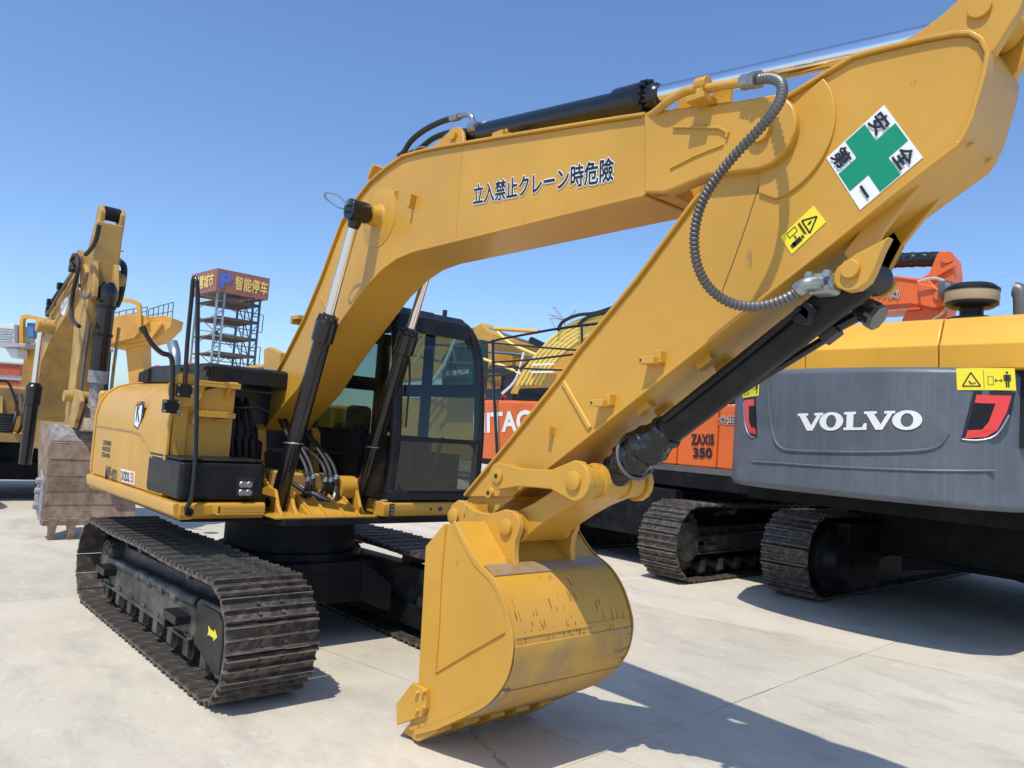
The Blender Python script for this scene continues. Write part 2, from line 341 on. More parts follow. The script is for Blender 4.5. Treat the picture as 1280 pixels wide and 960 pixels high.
# ------------------------------------------------------------------ crawler tracks
def shoe_mesh(name, w, p, mkey):
    k = p/.176
    prof = [(-.081*k,-.016),(.072*k,-.016),(.084*k,-.008),(.084*k,.010),(.079*k,.030),(.072*k,.030),(.062*k,.002),(.012*k,0),(.005*k,.026),(-.002*k,.026),(-.010*k,0),(-.058*k,.002),(-.067*k,.030),(-.074*k,.030),(-.086*k,.004)]
    b = MB(); b.prism(prof, -w/2, w/2)
    for sy in (-1, 1):
        for sx in (-.035*k, .035*k):
            b.lathe((sx, sy*.075, 0), (0,0,1), [(0,.014),(.012,.013)], 6)
    me = bpy.data.meshes.new(name); me.from_pydata([tuple(v) for v in b.v], [], b.f); me.materials.append(M[mkey]); me.materials.append(M['grouser']); me.update()
    for p in me.polygons:
        if len(p.vertices) == 4 and all(me.vertices[i].co.z > .0235 for i in p.vertices): p.material_index = 1
    return me
def loop_pose(t, Lc, r, zc):
    """distance t along the loop -> x, z, angle of outward frame"""
    arc = math.pi*r; tot = 2*Lc + 2*arc; t %= tot
    if t < Lc: return (-Lc/2 + t, zc - r, math.pi)            # bottom run
    t -= Lc
    if t < arc:
        a = t/r; return (Lc/2 + r*math.sin(a), zc - r*math.cos(a), math.pi - a)
    t -= arc
    if t < Lc:
        sag = -.012*math.sin(math.pi*t/Lc*2)**2; return (Lc/2 - t, zc + r + sag, 0.)
    t -= Lc; a = t/r
    return (-Lc/2 - r*math.sin(a), zc + r*math.cos(a), -a)
def make_track(root, F, yc, Lc, r, zc, w, n, mkey, mesh):
    side = -1 if yc < 0 else 1
    Rl = Matrix.Translation(-root.location) @ F
    tot = 2*Lc + 2*math.pi*r
    ph = random.random()*.1
    for i in range(n):
        x, z, a = loop_pose(i*tot/n + ph, Lc, r, zc)
        o = bpy.data.objects.new('track_shoe', mesh); COL.objects.link(o); o.parent = root
        o.matrix_basis = Rl @ Matrix.Translation((x, yc, z)) @ Matrix.Rotation(a + random.uniform(-.012,.012), 4, 'Y') @ Matrix.Rotation(random.uniform(-.003,.003), 4, 'X')
    ch = MB(F)
    for i in range(n):
        x, z, a = loop_pose(i*tot/n + ph, Lc, r-.05, zc)
        rot = Matrix.Rotation(a, 4, 'Y')
        for sy in (-.07, .07): ch.obox((x, yc+sy, z), tot/n*.93, .04, .07, rot)
        x, z, a = loop_pose((i+.5)*tot/n + ph, Lc, r-.05, zc); ch.obox((x, yc, z), .04, .2, .04, Matrix.Rotation(a, 4, 'Y'))
    ch.build('track_chain', mkey, root, smooth=False)
    b = MB(F)   # front idler
    b.lathe((Lc/2, yc-.08, zc), (0,1,0), [(0,.08),(0.001,r-.11),(.03,r-.09),(.13,r-.09),(.159,r-.11),(.16,.08)], 28); b.cyl((Lc/2, yc-.14, zc), (Lc/2, yc+.14, zc), .07)
    b.build('idler_wheel', 'under', root)
    b = MB(F)   # rear sprocket
    nt_ = 22; pr = []
    for k in range(nt_*2):
        rr = r-.07 if k % 2 else r-.115; an = math.pi*k/nt_; pr.append((-Lc/2 + rr*math.cos(an), zc + rr*math.sin(an)))
    b.prism(pr, yc-.03, yc+.03); b.build('sprocket', 'under', root, smooth=False)
    b = MB(F); s = side
    b.lathe((-Lc/2, yc - s*.1, zc), (0, s, 0), [(0,r*.55),(.22,r*.55),(.24,r*.52),(.25,r*.30),(.26,r*.28)], 28)
    for k in range(12):
        an = k*math.pi/6; b.cyl((-Lc/2 + r*.45*math.cos(an), yc+s*.13, zc + r*.45*math.sin(an)), (-Lc/2 + r*.45*math.cos(an), yc+s*.152, zc + r*.45*math.sin(an)), .012, 6)
    b.build('final_drive', 'under', root, ang=30)
    for k in range(8):
        x = -Lc/2 + Lc*(k+.75)/8.6
        b = MB(F); b.lathe((x, yc-.15, zc-r+.135), (0,1,0), [(0,.03),(.01,.08),(.07,.08),(.075,.06),(.225,.06),(.23,.08),(.29,.08),(.30,.03)], 16); b.box(x-.05,x+.05,yc+side*.145,yc+side*.175,zc-r+.09,zc-r+.24); b.build('track_roller', 'under', root)
    b = MB(F); b.prism([(-Lc/2+.25,zc-r+.10),(-Lc/2+.35,zc-.10),(Lc/2-.35,zc-.08),(Lc/2-.2,zc-r+.10)], yc-s*.20, yc-s*.225); b.build('roller_gap_shade', 'dark', root)  # added dark plate that closes the bright gaps between the rollers
    for x in (-Lc*.2, Lc*.2):
        b = MB(F); b.cyl((x, yc-.12, zc+r-.11), (x, yc+.12, zc+r-.11), .05, 14); b.bar((x, yc-s*.2, zc+r-.2), (x, yc, zc+r-.12), .05); b.build('carrier_roller', 'under', root)
def track_frame(root, F, yc, Lc, r, zc, main=False):
    s = -1 if yc < 0 else 1
    a = Lc/2
    pr = [(-a+.17, zc-.17),(-a+.14, zc-.02),(-a+.2, zc+.05),(a-.5, zc+.115),(a-.5, zc-.13),(a-.62, zc-.16)]
    b = MB(F); b.prism(pr, yc + s*.165, yc - s*.12); fr = b.build('track_frame', 'under', root, bevel=.018)
    b = MB(F); b.prism([(-a+.2,zc+.04),(-a+.3,zc+.17),(a-.45,zc+.21),(a-.45,zc+.10)], yc+s*.06, yc-s*.12); b.build('frame_top', 'under', root, bevel=.01)
    b = MB(F); b.tube([(-a+.12, yc+s*.14, zc+.02),(-a+.45, yc+s*.14, zc+.045),(a-.52, yc+s*.14, zc+.105)], .042, 12)
    for k in range(4): 
        x = -a+1.0+k*.3; b.tube([(x, yc+s*.14, zc+.045+.03*(x+a-.4)/2), (x+.1, yc+s*.14, zc+.05+.03*(x+a-.4)/2)], .048, 12)
    b.build('grease_tube', 'under', root)
    b = MB(F); b.prism([(-a+.15,zc-.175),(a-.6,zc-.165),(a-.48,zc-.125),(a-.48,zc-.105),(a-.6,zc-.145),(-a+.15,zc-.155)], yc+s*.135, yc+s*.185); b.build('frame_flange', 'under', root)
    for x in (-a+.3, a-.75):
        b = MB(F); b.box(x-.1, x+.16, min(yc+s*.165, yc+s*.27), max(yc+s*.165, yc+s*.27), zc-.05, zc+.01); b.box(x-.1,x-.08,min(yc+s*.16, yc+s*.26), max(yc+s*.16, yc+s*.26), zc-.12, zc+.012); b.build('frame_step', 'satin', root, bevel=.006)
    gp = [(a-.49,zc+.13),(a-.43,zc+.16),(a-.05,zc+.17),(a+.03,zc+.12),(a+.07,zc-.05),(a+.05,zc-.26),(a-.06,zc-.28),(a-.38,zc-.18),(a-.49,zc-.16)]
    b = MB(F); b.prism(gp, yc + s*.175, yc - s*.12); gd = b.build('idler_guard', 'under', root, bevel=.02)
    cx = sum(p[0] for p in gp)/len(gp); cz = sum(p[1] for p in gp)/len(gp)
    b = MB(F); b.prism([(cx+(p[0]-cx)*.86, cz+(p[1]-cz)*.86) for p in gp], yc+s*.17, yc+s*.183); b.build('guard_cover', 'satin', gd, bevel=.004)
    return gd
def chassis(root, F, tw, zc, r, zdeck, half=.75, rb=.55):
    b = MB(F)
    top = zc + .27
    for s in (-1, 1):
        for sx in (-1, 1):
            b.add([(sx*half, s*(tw-.1), zc+.08),(sx*(half-.35), s*(tw-.1), zc+.08),(sx*.1, s*.3, top),(sx*(half-.1), s*.35, top),
                   (sx*half, s*(tw-.1), zc-.16),(sx*(half-.35), s*(tw-.1), zc-.16),(sx*.1, s*.3, zc-.06),(sx*(half-.1), s*.35, zc-.06)],
                  [(0,1,2,3),(7,6,5,4),(0,4,5,1),(1,5,6,2),(2,6,7,3),(3,7,4,0)])
    b.box(-half+.1, half-.1, -.5, .5, zc-.06, top+.005); b.build('carbody', 'dark', root, bevel=.012)
    b = MB(F); b.lathe((0,0,top), (0,0,1), [(0,rb+.06),(.06,rb+.06),(.065,rb),(zdeck-top-.05,rb),(zdeck-top-.045,rb+.1),(zdeck-top,rb+.1)], 40); b.build('slewing_ring', 'dark', root)

# ------------------------------------------------------------------ ground
b = MB(); b.add([(-900,-900,-.022),(900,-900,-.022),(900,900,-.022),(-900,900,-.022)], [(0,1,2,3)])
g = b.build('ground', 'concrete', smooth=False, kind='structure')
yard = bpy.data.objects.new('concrete_paving', None); COL.objects.link(yard); yard['kind'] = 'structure'
ca, sa = math.cos(math.radians(5)), math.sin(math.radians(5))
rg = random.Random(3)
us = [3.18 + 5.2*k for k in range(-6, 3)]; vs_ = [-13.9, -9.1, -4.4, .05, 3.93, 8.9, 13.6, 18.4]
def ragged(p, q, n=9, am=.012):
    return [(p[0]+(q[0]-p[0])*i/n + (rg.uniform(-am,am) if i else 0), p[1]+(q[1]-p[1])*i/n + (rg.uniform(-am,am) if i else 0)) for i in range(n)]
for i in range(len(us)-1):
    for j in range(len(vs_)-1):
        if j == 3: sk = 0.
        g_ = .0028
        def W_(u, v): 
            d = math.radians(5 if v > 3 else 1.5)
            return (u - (v-3)*.05, v + (u-1)*.17)
        c4 = [W_(us[i]+g_, vs_[j]+g_), W_(us[i+1]-g_, vs_[j]+g_), W_(us[i+1]-g_, vs_[j+1]-g_), W_(us[i]+g_, vs_[j+1]-g_)]
        am = .006
        g1, g2 = (.022 if j == 4 else .004), (.022 if j == 3 else .004); ring = ragged(c4[0],c4[1],26,g1)+ragged(c4[1],c4[2],12,.003)+ragged(c4[2],c4[3],26,g2)+ragged(c4[3],c4[0],12,.003)
        b = MB(); b.prism(ring, -.021, rg.uniform(-.0015, 0.), 'z'); sl_ = b.build('concrete_slab', 'concrete', yard, smooth=False); tn = (1.06 if j >= 4 else .965) * rg.uniform(.97, 1.03); sl_.color = (tn, tn, tn*(1.0 if j >= 4 else .985), 1)

# ================================================================== the yellow excavator in front
X = thing('excavator', 'large clean yellow excavator in the foreground with its bucket on the concrete', 'excavator')
SH = shoe_mesh('track_shoe', .60, .1765, 'track')
for yc in (-.945, .945):
    make_track(X, I4, yc, 2.88, .36, .386, .60, 46, 'track2', SH)
gd = track_frame(X, I4, -.945, 2.88, .36, .386, True); track_frame(X, I4, .945, 2.88, .36, .386)
chassis(X, I4, .70, .386, .36, 1.0)
ar = (1.206,-1.130,0.388); 
AX, AZ = ar[0]+.02, ar[2]
b = MB(); b.prism([(AX,AZ+.022),(AX+.028,AZ+.010),(AX+.105,AZ+.006),(AX+.105,AZ+.024),(AX+.155,AZ-.014),(AX+.105,AZ-.05),(AX+.105,AZ-.030),(AX+.028,AZ-.028),(AX,AZ-.038),(AX+.014,AZ-.008)], -1.133, -1.1285); b.build('arrow_mark', 'arrow', gd, smooth=False)
# --- upper frame
b = MB(); b.prism([(-1.75,-1.12),(.55,-1.14),(.62,-.55),(.9,-.5),(.9,1.15),(-1.75,1.15)], 1.0, 1.045, 'z'); b.build('deck', 'dark', X)
SP = [(-1.20,1.155),(-1.205,1.30),(-1.205,1.70),(-1.185,1.82),(-1.13,1.92),(-1.04,1.99),(-.93,2.03),(-.80,2.05),(-.70,2.055)]
rp = [(-1.10,1.03),(-1.19,1.03),(-1.235,1.06),(-1.245,1.13),(-1.235,1.15),(-1.10,1.152)]
b = MB(); b.prism(rp, -1.78, .66, 'x'); b.add([], []); b.build('side_rail', 'yellow', X, bevel=.008)
b = MB(); b.cyl((-1.78,-1.1,1.09),(-1.86,-1.02,1.09),.055,14); b.build('rail_end', 'yellow', X)
b = MB(); b.prism([(.52,1.032),(.645,1.032),(.67,1.06),(.67,1.135),(.65,1.149),(.52,1.149)], -1.2, -.56); fr_ = b.build('front_rail', 'yellow', X, bevel=.008)
b = MB(); b.lathe((.672,-1.13,1.085), (1,0,0), [(-.004,.032),(.004,.032)], 16); b.build('rail_hole', 'ink', fr_)
b = MB(); b.box(.67,.80,-.97,-.62,1.075,1.09); b.box(.78,.80,-.97,-.62,1.09,1.14); b.box(.67,.80,-.97,-.955,1.09,1.14)
for k in range(9): b.box(.69,.775,-.95+k*.037,-.935+k*.037,1.09,1.10)
b.build('front_step', 'yellow', X, bevel=.004)
# right side: rounded hood panels, seam gaps between them
def panel(x0, x1, m='yellow', name='side_panel', path=SP, t=-.03, bev=.01):
    q = MB(); q.strip(path, t, x0, x1, 'x'); return q.build(name, m, X, bevel=bev)
p1 = panel(-1.775, -.60); p2 = panel(-.592, .24); panel(.245, .285, path=[(y*1.005 if y < -1 else y, z+.006) for y, z in SP], name='panel_edge')
panel(-1.82, -1.78, name='panel_edge', path=[(y-.012, z+.012) for y, z in SP])
b = MB(); b.strip([(y+.05,z-.03) for y,z in SP], .02, -1.785, .25, 'x'); b.build('panel_liner', 'satin', X)
# pressed crease on the lower door
b = MB()
for pa in ([(-1.76,1.605),(-.62,1.60)], [(-.60,1.60),(-.42,1.59),(-.2,1.52),(0,1.41),(.10,1.31),(.155,1.2)]):
    b.strip(pa, .012, -1.2115, -1.203)
b.build('panel_crease', 'old_yellow', p2)
b = MB()
sv = [(-0.578,1.828),(-0.365,1.845),(-0.352,1.741),(-0.465,1.625),(-0.585,1.653),(-0.600,1.760)]
b.prism(sv, -1.2075, -1.204); b.build('shield_badge', 'ink', p2, smooth=False)
sv2 = [(sum(q[0] for q in sv)/6 + (x-sum(q[0] for q in sv)/6)*.84, sum(q[1] for q in sv)/6 + (z-sum(q[1] for q in sv)/6)*.88) for x, z in sv]
b = MB(); b.prism(sv2, -1.2085, -1.205); b.build('shield_badge', 'white', p2, smooth=False)
lettering('KT', (-0.536,-1.208,1.688), (.2,0,0), (0,0,.17), 'ink', p2, .02)
m_ = [(-0.824,1.274),(-0.434,1.279),(-0.399,1.178),(-0.762,1.171)]
b = MB(); b.prism(m_, -1.2075, -1.204); bd = b.build('model_badge', 'white', p2, smooth=False)
b = MB(); b.prism([(m_[0][0]+(m_[1][0]-m_[0][0])*.72, m_[0][1]-.005),(m_[1][0]-.02,m_[1][1]-.008),(m_[2][0]-.02,m_[2][1]+.012),(m_[3][0]+(m_[2][0]-m_[3][0])*.72,m_[3][1]+.012)], -1.2085, -1.205); b.build('model_badge', 'red', p2, smooth=False)
BV = lambda fx_, fz_: Vector((m_[3][0]+(m_[2][0]-m_[3][0])*fx_+(m_[0][0]-m_[3][0])*fz_, -1.2085, m_[3][1]+(m_[2][1]-m_[3][1])*fx_+(m_[0][1]-m_[3][1])*fz_))
lettering('312D2', BV(.04,.12), BV(.68,.12)-BV(.04,.12), BV(.04,.88)-BV(.04,.12), 'ink', p2, .03)
lettering('GC', BV(.75,.3)+Vector((0,-.001,0)), BV(.93,.3)-BV(.75,.3), BV(.75,.7)-BV(.75,.3), 'white', p2, .03)
n_ = [(-1.471,1.347),(-1.204,1.351)]
for k in range(3): lettering(('3240','0355','2580')[k], (n_[0][0],-1.206,n_[0][1]-.01+.055*k), (n_[1][0]-n_[0][0],0,-.0), (0,0,.042), 'ink', p1, .03)
q_ = [(-1.285,1.151),(-0.929,1.162)]
lettering('№:02', (q_[0][0],-1.206,q_[0][1]), (q_[1][0]-q_[0][0],0,-.01), (0,0,.12), 'ink', p1, .01)
# front wall of the storage cabin, with rails, ribs and a ledge
b = MB(); b.box(.20,.245,-1.09,-.705,1.15,2.03); wall = b.build('front_wall', 'yellow', X, bevel=.006)
b = MB(); b.box(.246,.27,-1.175,-1.06,1.15,1.86); b.build('front_post', 'yellow', X, bevel=.01)
b = MB()
for z in (1.56, 1.78): b.lathe((.27,-1.12,z), (1,0,0), [(0,.016),(.012,.014)], 6)
b.build('bolt', 'zinc', X)
b = MB(); b.box(.05,.31,-1.06,-.69,2.03,2.05); b.box(.295,.31,-1.06,-.69,2.005,2.03); b.build('cover_lip', 'yellow', X, bevel=.004)
for y in (-.98,-.78):
    b = MB(); b.prism([(.245,2.005),(.31,2.005),(.245,1.9)], y-.012, y+.012); b.build('lip_gusset', 'yellow', X)
b = MB(); b.box(.245,.33,-1.03,-.72,1.80,1.812); b.box(.322,.33,-1.03,-.72,1.77,1.80); b.box(.245,.33,-1.035,-1.02,1.71,1.80); b.box(.245,.32,-.86,-.79,1.745,1.757)
for k in range(8): b.box(.26,.315,-1.01+k*.035,-.998+k*.035,1.812,1.82)
b.build('wall_step', 'yellow', X, bevel=.003)
# black tool box
b = MB(); b.box(-.10,.655,-1.215,-.575,1.165,1.45); tb = b.build('tool_box', 'satin', X, bevel=.035)
b = MB(); b.box(-.095,.650,-1.21,-.58,1.45,1.468); b.build('tool_box_lid', 'satin', tb, bevel=.012)
b = MB(); b.box(.657,.662,-.80,-.66,1.20,1.34); b.build('lamp_recess', 'ink', tb, bevel=.002)
b = MB()
for z in (1.225, 1.285): b.lathe((.662,-.755,z),(1,0,0),[(0,.028),(.012,.02)],16); b.lathe((.662,-.70,z),(1,0,0),[(0,.028),(.012,.02)],16); b.box(.661,.668,-.77,-.685,z-.022,z+.022)
b.build('box_lamp', 'zinc', tb, bevel=.003)
# handrails and mirror arm
hr = [(0.660,-1.116,1.080),(0.700,-1.161,1.114),(0.700,-1.132,1.215),(0.660,-1.124,1.544),(0.550,-1.121,2.008),(0.500,-1.143,2.484),(0.480,-1.158,2.712),(0.450,-1.167,2.792),(0.420,-1.176,2.787),(0.380,-1.162,2.660),(0.340,-1.147,2.310),(0.310,-1.124,1.984)]
b = MB(); b.tube(smooth_path(hr, 5), .017, 10); b.build('handrail', 'black', X)
mr_ = [(0.300,-1.469,2.400),(0.300,-1.444,2.362),(0.300,-1.385,2.281),(0.300,-1.312,2.224),(0.300,-1.259,2.213),(0.300,-1.232,2.173),(0.300,-1.216,2.030),(0.300,-1.207,1.880)]
b = MB(); b.tube(smooth_path(mr_, 5), .019, 10); b.tube(mr_[:2], .026, 8); b.build('mirror_arm', 'black', X)
for c in ((0.310,-1.127,1.960), (0.310,-1.214,1.831)):
    q = MB(); c = Vector(c); q.box(c.x-.03,c.x+.03,c.y-.055,c.y+.055,c.z-.05,c.z+.05); cl = q.build('rail_clamp', 'satin', X, bevel=.01)
    q = MB()
    for sy in (-1,1):
        for sz in (-1,1): q.lathe((c.x+.03,c.y+sy*.05,c.z+sz*.035),(1,0,0),[(0,.011),(.01,.01)],6)
    q.build('bolt', 'zinc', cl)
b = MB(); c = Vector((0.280,-1.141,1.964)); b.lathe((.285,c.y+.03,c.z), (1,0,0), [(0,.13),(.012,.13)], 24); b.build('rail_plate', 'yellow', X)
# engine hood, exhaust, bay
b = MB(); b.prism([(-1.72,2.05),(-1.66,2.16),(-1.5,2.21),(0,2.21),(.06,2.19),(.06,2.05)], -.86, .30); hood = b.build('engine_hood', 'satin', X, bevel=.02)
b = MB()
for k in range(7): b.box(-1.76+k*.045,-1.74+k*.045,-.88,-.60,2.06,2.15+k*.006)
b.build('hood_louvre', 'rubber', hood)
for x in (-.55, .0):
    b = MB(); b.box(x-.06,x+.06,-.885,-.86,2.10,2.18); b.cyl((x-.05,-.89,2.16),(x+.05,-.89,2.16),.015,8); b.build('hood_latch', 'satin', hood)
b = MB(); b.box(-1.7,-.25,-.70,.30,1.05,2.05); b.build('engine_bay', 'ink', X)
b = MB(); b.box(-.25,-.05,-.66,-.30,1.1,1.6); b.build('pump', 'dark', X, bevel=.03)
for k in range(4):
    b = MB(); b.tube(smooth_path([(-.25,-.62+.07*k,1.95),(-.08,-.60+.07*k,1.8-.05*k),(.0,-.60+.06*k,1.55),(-.1,-.5+.05*k,1.2)],6), .02, 8); b.build('hydraulic_hose', 'rubber', X)
b = MB(); b.box(-1.9,-1.0,.25,1.2,1.05,1.98); b.build('left_hood', 'yellow', X, bevel=.04)
b = MB(); b.tube(smooth_path([(-1.889,-0.500,2.223),(-1.925,-0.500,2.348),(-1.973,-0.500,2.424),(-2.010,-0.520,2.507)],6), .055, 18); b.build('exhaust_pipe', 'zinc', X)
b = MB(); b.tube([(.08,-.68,1.86),(.10,-.45,1.87),(.08,-.33,1.84)], .012, 8); b.box(.02,.10,-.70,-.28,2.0,2.012); b.build('bay_pipe', 'satin', X)
b = MB(); b.tube([(-1.789,0.100,2.278),(-1.106,0.100,2.300),(-0.885,0.100,2.311)], .032, 10); b.build('steel_pipe', 'yellow', X)
b = MB(); b.tube(smooth_path([(-2.583,0.100,2.309),(-2.030,0.100,2.273),(-1.300,0.100,2.303),(-0.962,0.100,2.329)],4), .012, 6); b.build('steel_pipe', 'zinc', X)
b = MB(); b.prism([(-0.858,2.456),(-0.736,2.475),(-0.480,2.412),(-0.469,2.194),(-0.803,2.197)], -.03, .03); b.build('pipe_bracket', 'yellow', X, bevel=.01)
for px in ((-4.960,0.250,2.377), (-3.694,0.250,2.385)):
    b = MB(); b.lathe(Vector(px)+Vector((0,0,-.08)),(0,0,1),[(0,.10),(.06,.10),(.10,.06),(.12,.02)],12); b.build('red_cap', 'iron_red', X)
# counterweight
cw = []
for k in range(13):
    a = math.radians(205 - k*50/12*1.0 - 0); 
for k in range(15):
    a = math.radians(148 + k*64/14); cw.append((2.25*math.cos(a)+.0, -2.25*math.sin(a)))
cw = [(x, max(-1.2, min(1.2, y))) for x, y in cw]
cw += [(-1.83,-1.19),(-1.83,1.19)] if cw[-1][1] < 0 else [(-1.83,1.19),(-1.83,-1.19)]
b = MB(); b.prism(cw, 1.0, 1.95, 'z'); b.build('counterweight', 'yellow', X, bevel=.05)
# --- boom foot, front frame
for s in (-1, 1):
    pr = [(-.85,1.04),(-.66,1.58),(-.56,1.73),(-.44,1.775),(-.30,1.76),(-.20,1.68),(-.16,1.5),(-.10,1.3),(.20,1.12),(.35,1.04)]
    b = MB(); b.prism(pr, s*.235, s*.29); br = b.build('boom_bracket', 'yellow', X, bevel=.012)
    b = MB(); b.strip(pr[:7], .012, s*.225, s*.30); b.build('bracket_rim', 'yellow', br, bevel=.003)
    b = MB(); b.cyl((-.42,s*.28,1.60),(-.42,s*.32,1.60),.07,20); b.build('foot_pin', 'yellow', br)
    for yy in (.30, .43):
        b = MB(); b.prism([(.15,1.04),(.30,1.22),(.42,1.26),(.55,1.24),(.62,1.12),(.72,1.04)], s*yy-.014, s*yy+.014); b.build('cylinder_lug', 'yellow', X, bevel=.006)
    b = MB(); b.cyl((.47,s*.27,1.13),(.47,s*.46,1.13),.04,16); b.build('lug_pin', 'satin', X)
b = MB(); b.box(.3,.86,-.56,.36,1.045,1.062)
b.prism([(.30,1.06),(.34,1.15),(.52,1.16),(.78,1.062)], -.24, .20)
for y in (-.22,-.10,.06,.18): b.prism([(.28,1.06),(.34,1.22),(.50,1.20),(.84,1.062)], y-.008, y+.008)
b.build('front_frame', 'yellow', X, bevel=.005)
b = MB(); b.box(-.5,.3,-.22,.22,1.05,1.35); b.build('swivel_housing', 'old_yellow', X, bevel=.02)
b = MB(); b.lathe((.45,.16,1.25),(0,1,0),[(0,.10),(.16,.10),(.18,.07)],20); b.build('pin_boss', 'yellow', X)
for i, (y, x1, z1) in enumerate([(-.16,.1,1.66),(-.11,.12,1.66),(.05,.1,1.64),(.10,.08,1.63),(.0,.0,1.6)]):
    pa = smooth_path([(.22,y-.02,1.18),(.42,y,1.16),(.50,y+.02,1.30),(.40,y+.02,1.45),(x1,y,z1),(x1-.3,y*.8,z1+.16)], 8)
    b = MB(); b.tube(pa, .017, 9); hs = b.build('hydraulic_hose', 'rubber', X)
    k = 17 + i % 2; b = MB(); b.tube(pa[k-1:k+2], .0215, 8); b.tube(pa[k-1:k+1], .025, 6); b.build('hose_fitting', 'zinc', hs)
for k in range(3):
    b = MB(); pa = smooth_path([(.38,-.22+.05*k,1.28-.02*k),(.5,-.12+.04*k,1.20),(.55,.02+.03*k,1.14),(.50,.12,1.22+.02*k),(.3,.14,1.3)], 7); b.tube(pa, .02, 9); b.build('hydraulic_hose', 'guard' if k == 1 else 'rubber', X)
b = MB(); b.box(.15,.22,-.34,.36,1.52,1.545); b.build('hose_bar', 'satin', X)
# ------------------------------------------------------------------ boom
HB = .185
Btop = [(-0.523,1.828),(-0.214,2.129),(0.034,2.365),(0.309,2.656),(0.557,2.993),(0.688,3.205),(0.817,3.404),(1.007,3.542),(1.201,3.646),(1.410,3.706),(1.629,3.748),(1.892,3.728),(2.157,3.696),(2.408,3.661),(2.826,3.603),(3.242,3.544),(3.607,3.492),(3.867,3.452),(4.031,3.443),(4.275,3.391),(4.450,3.327)]
Bbot = [(4.492,3.079),(4.270,3.060),(4.026,3.023),(3.897,3.046),(3.530,3.043),(3.077,3.039),(2.503,3.034),(1.886,3.029),(1.673,3.007),(1.480,2.948),(1.251,2.831),(1.017,2.659),(0.781,2.483),(0.546,2.296),(0.290,2.065),(-0.154,1.802),(-0.351,1.630)]
foot = [(-.42 + .17*math.cos(a), 1.60 + .17*math.sin(a)) for a in (math.radians(d) for d in (-30,-60,-95,-130,-170,150,120))]
boom = MB(); boom.prism(Btop[:18] + Bbot[2:] + foot, -HB, HB); BOOM = boom.build('boom', 'yellow', X, bevel=.006)
b = MB(); b.strip(Btop[:18], .018, -HB-.024, HB+.024); b.build('top_plate', 'yellow', BOOM, bevel=.006)
b = MB(); b.strip(Bbot[3:], .018, -HB-.024, HB+.024); b.build('bottom_plate', 'yellow', BOOM, bevel=.006)
pin = (4.533,-0.185,3.196); PX_, PZ_ = pin[0], pin[2]
nose_r = .165
nz_ = [(PX_ + nose_r*math.cos(a), PZ_ + nose_r*math.sin(a)) for a in (math.radians(d) for d in range(70, -91, -20))]
nose = [p for p in Btop[17:20]] + nz_ + [Bbot[1], Bbot[2], Bbot[3]]
for s in (-1, 1):
    b = MB(); b.prism(nose, s*.12, s*(HB+.022)); b.build('boom_nose', 'yellow', BOOM, bevel=.012)
    b = MB(); b.cyl((PX_,s*.20,PZ_),(PX_,s*.232,PZ_),.052,28); b.build('nose_pin', 'yellow', BOOM, bevel=.004)
b = MB(); b.strip([(4.059,3.332),(4.190,3.298),(4.324,3.260),(4.363,3.231),(4.360,3.210)], .012, -.222, -.205); b.strip([(4.054,3.130),(4.199,3.161),(4.350,3.179)], .008, -.216, -.205); b.build('nose_rib', 'yellow', BOOM, bevel=.003)
for w in ([(2.321,3.661),(2.323,3.359),(2.328,3.038)], [(2.970,3.128),(2.991,3.052)], [(3.939,3.443),(3.923,3.255),(3.948,3.046)]):
    b = MB(); b.strip(w, .008, -.189, -.18); b.build('weld_seam', 'yellow', BOOM, bevel=.002)
# boss of the boom cylinders
eye = (1.353,-0.370,3.353); EX, EZ = eye[0], eye[2]
for s in (-1, 1):
    b = MB(); b.lathe((EX,s*(HB-.005),EZ),(0,s,0),[(0,.235),(.010,.23),(.011,.205),(.014,.20),(.016,.10),(.03,.083),(.095,.072)],40); b.build('boom_boss', 'yellow', BOOM)
b = MB(); b.cyl((EX,-.44,EZ),(EX,.44,EZ),.042,20); b.build('boom_pin', 'satin', BOOM)
c = Vector((1.809,-0.190,3.382)); b = MB(); b.prism([(c.x-.02,c.z-.045),(c.x+.012,c.z-.045),(c.x+.03,c.z+.045),(c.x-.0,c.z+.05)], -.235, -.183); b.build('hose_tab', 'yellow', BOOM, bevel=.003)
c = Vector((1.567,-0.190,3.504)); b = MB(); b.box(c.x-.02,c.x+.02,-.2,-.183,c.z-.002,c.z+.004); b.box(c.x+.014,c.x+.02,-.2,-.183,c.z-.05,c.z); b.build('hose_tab', 'yellow', BOOM)
c = Vector((1.131,-0.100,3.759)); b = MB(); b.obox((c.x-.0,-.1,c.z+.0), .12, .14, .035, Matrix.Rotation(math.radians(-50),4,'Y')); b.build('boom_block', 'old_yellow', BOOM, bevel=.004)
c = Vector((0.059,-0.100,2.686)); b = MB(); b.box(c.x-.11,c.x+.05,-.16,-.04,c.z-.015,c.z+.02); b.box(c.x-.11,c.x-.08,-.16,-.04,c.z-.05,c.z-.015); b.build('boom_block', 'old_yellow', BOOM, bevel=.004)
b = MB(); b.bar((0.540,-0.188,2.813),(0.715,-0.188,2.668),.012); b.build('weld_seam', 'yellow', BOOM)
b = MB(); c = Vector((1.158,-0.380,3.433)); b.tube(smooth_path([(EX-.02,-.43,EZ+.02),(EX-.08,-.50,EZ+.10),(EX-.16,-.55,EZ+.12),(EX-.22,-.52,EZ+.10),(EX-.16,-.45,EZ+.04),(EX-.02,-.43,EZ+.0)],6), .006, 6); b.build('wire_loop', 'zinc', BOOM)
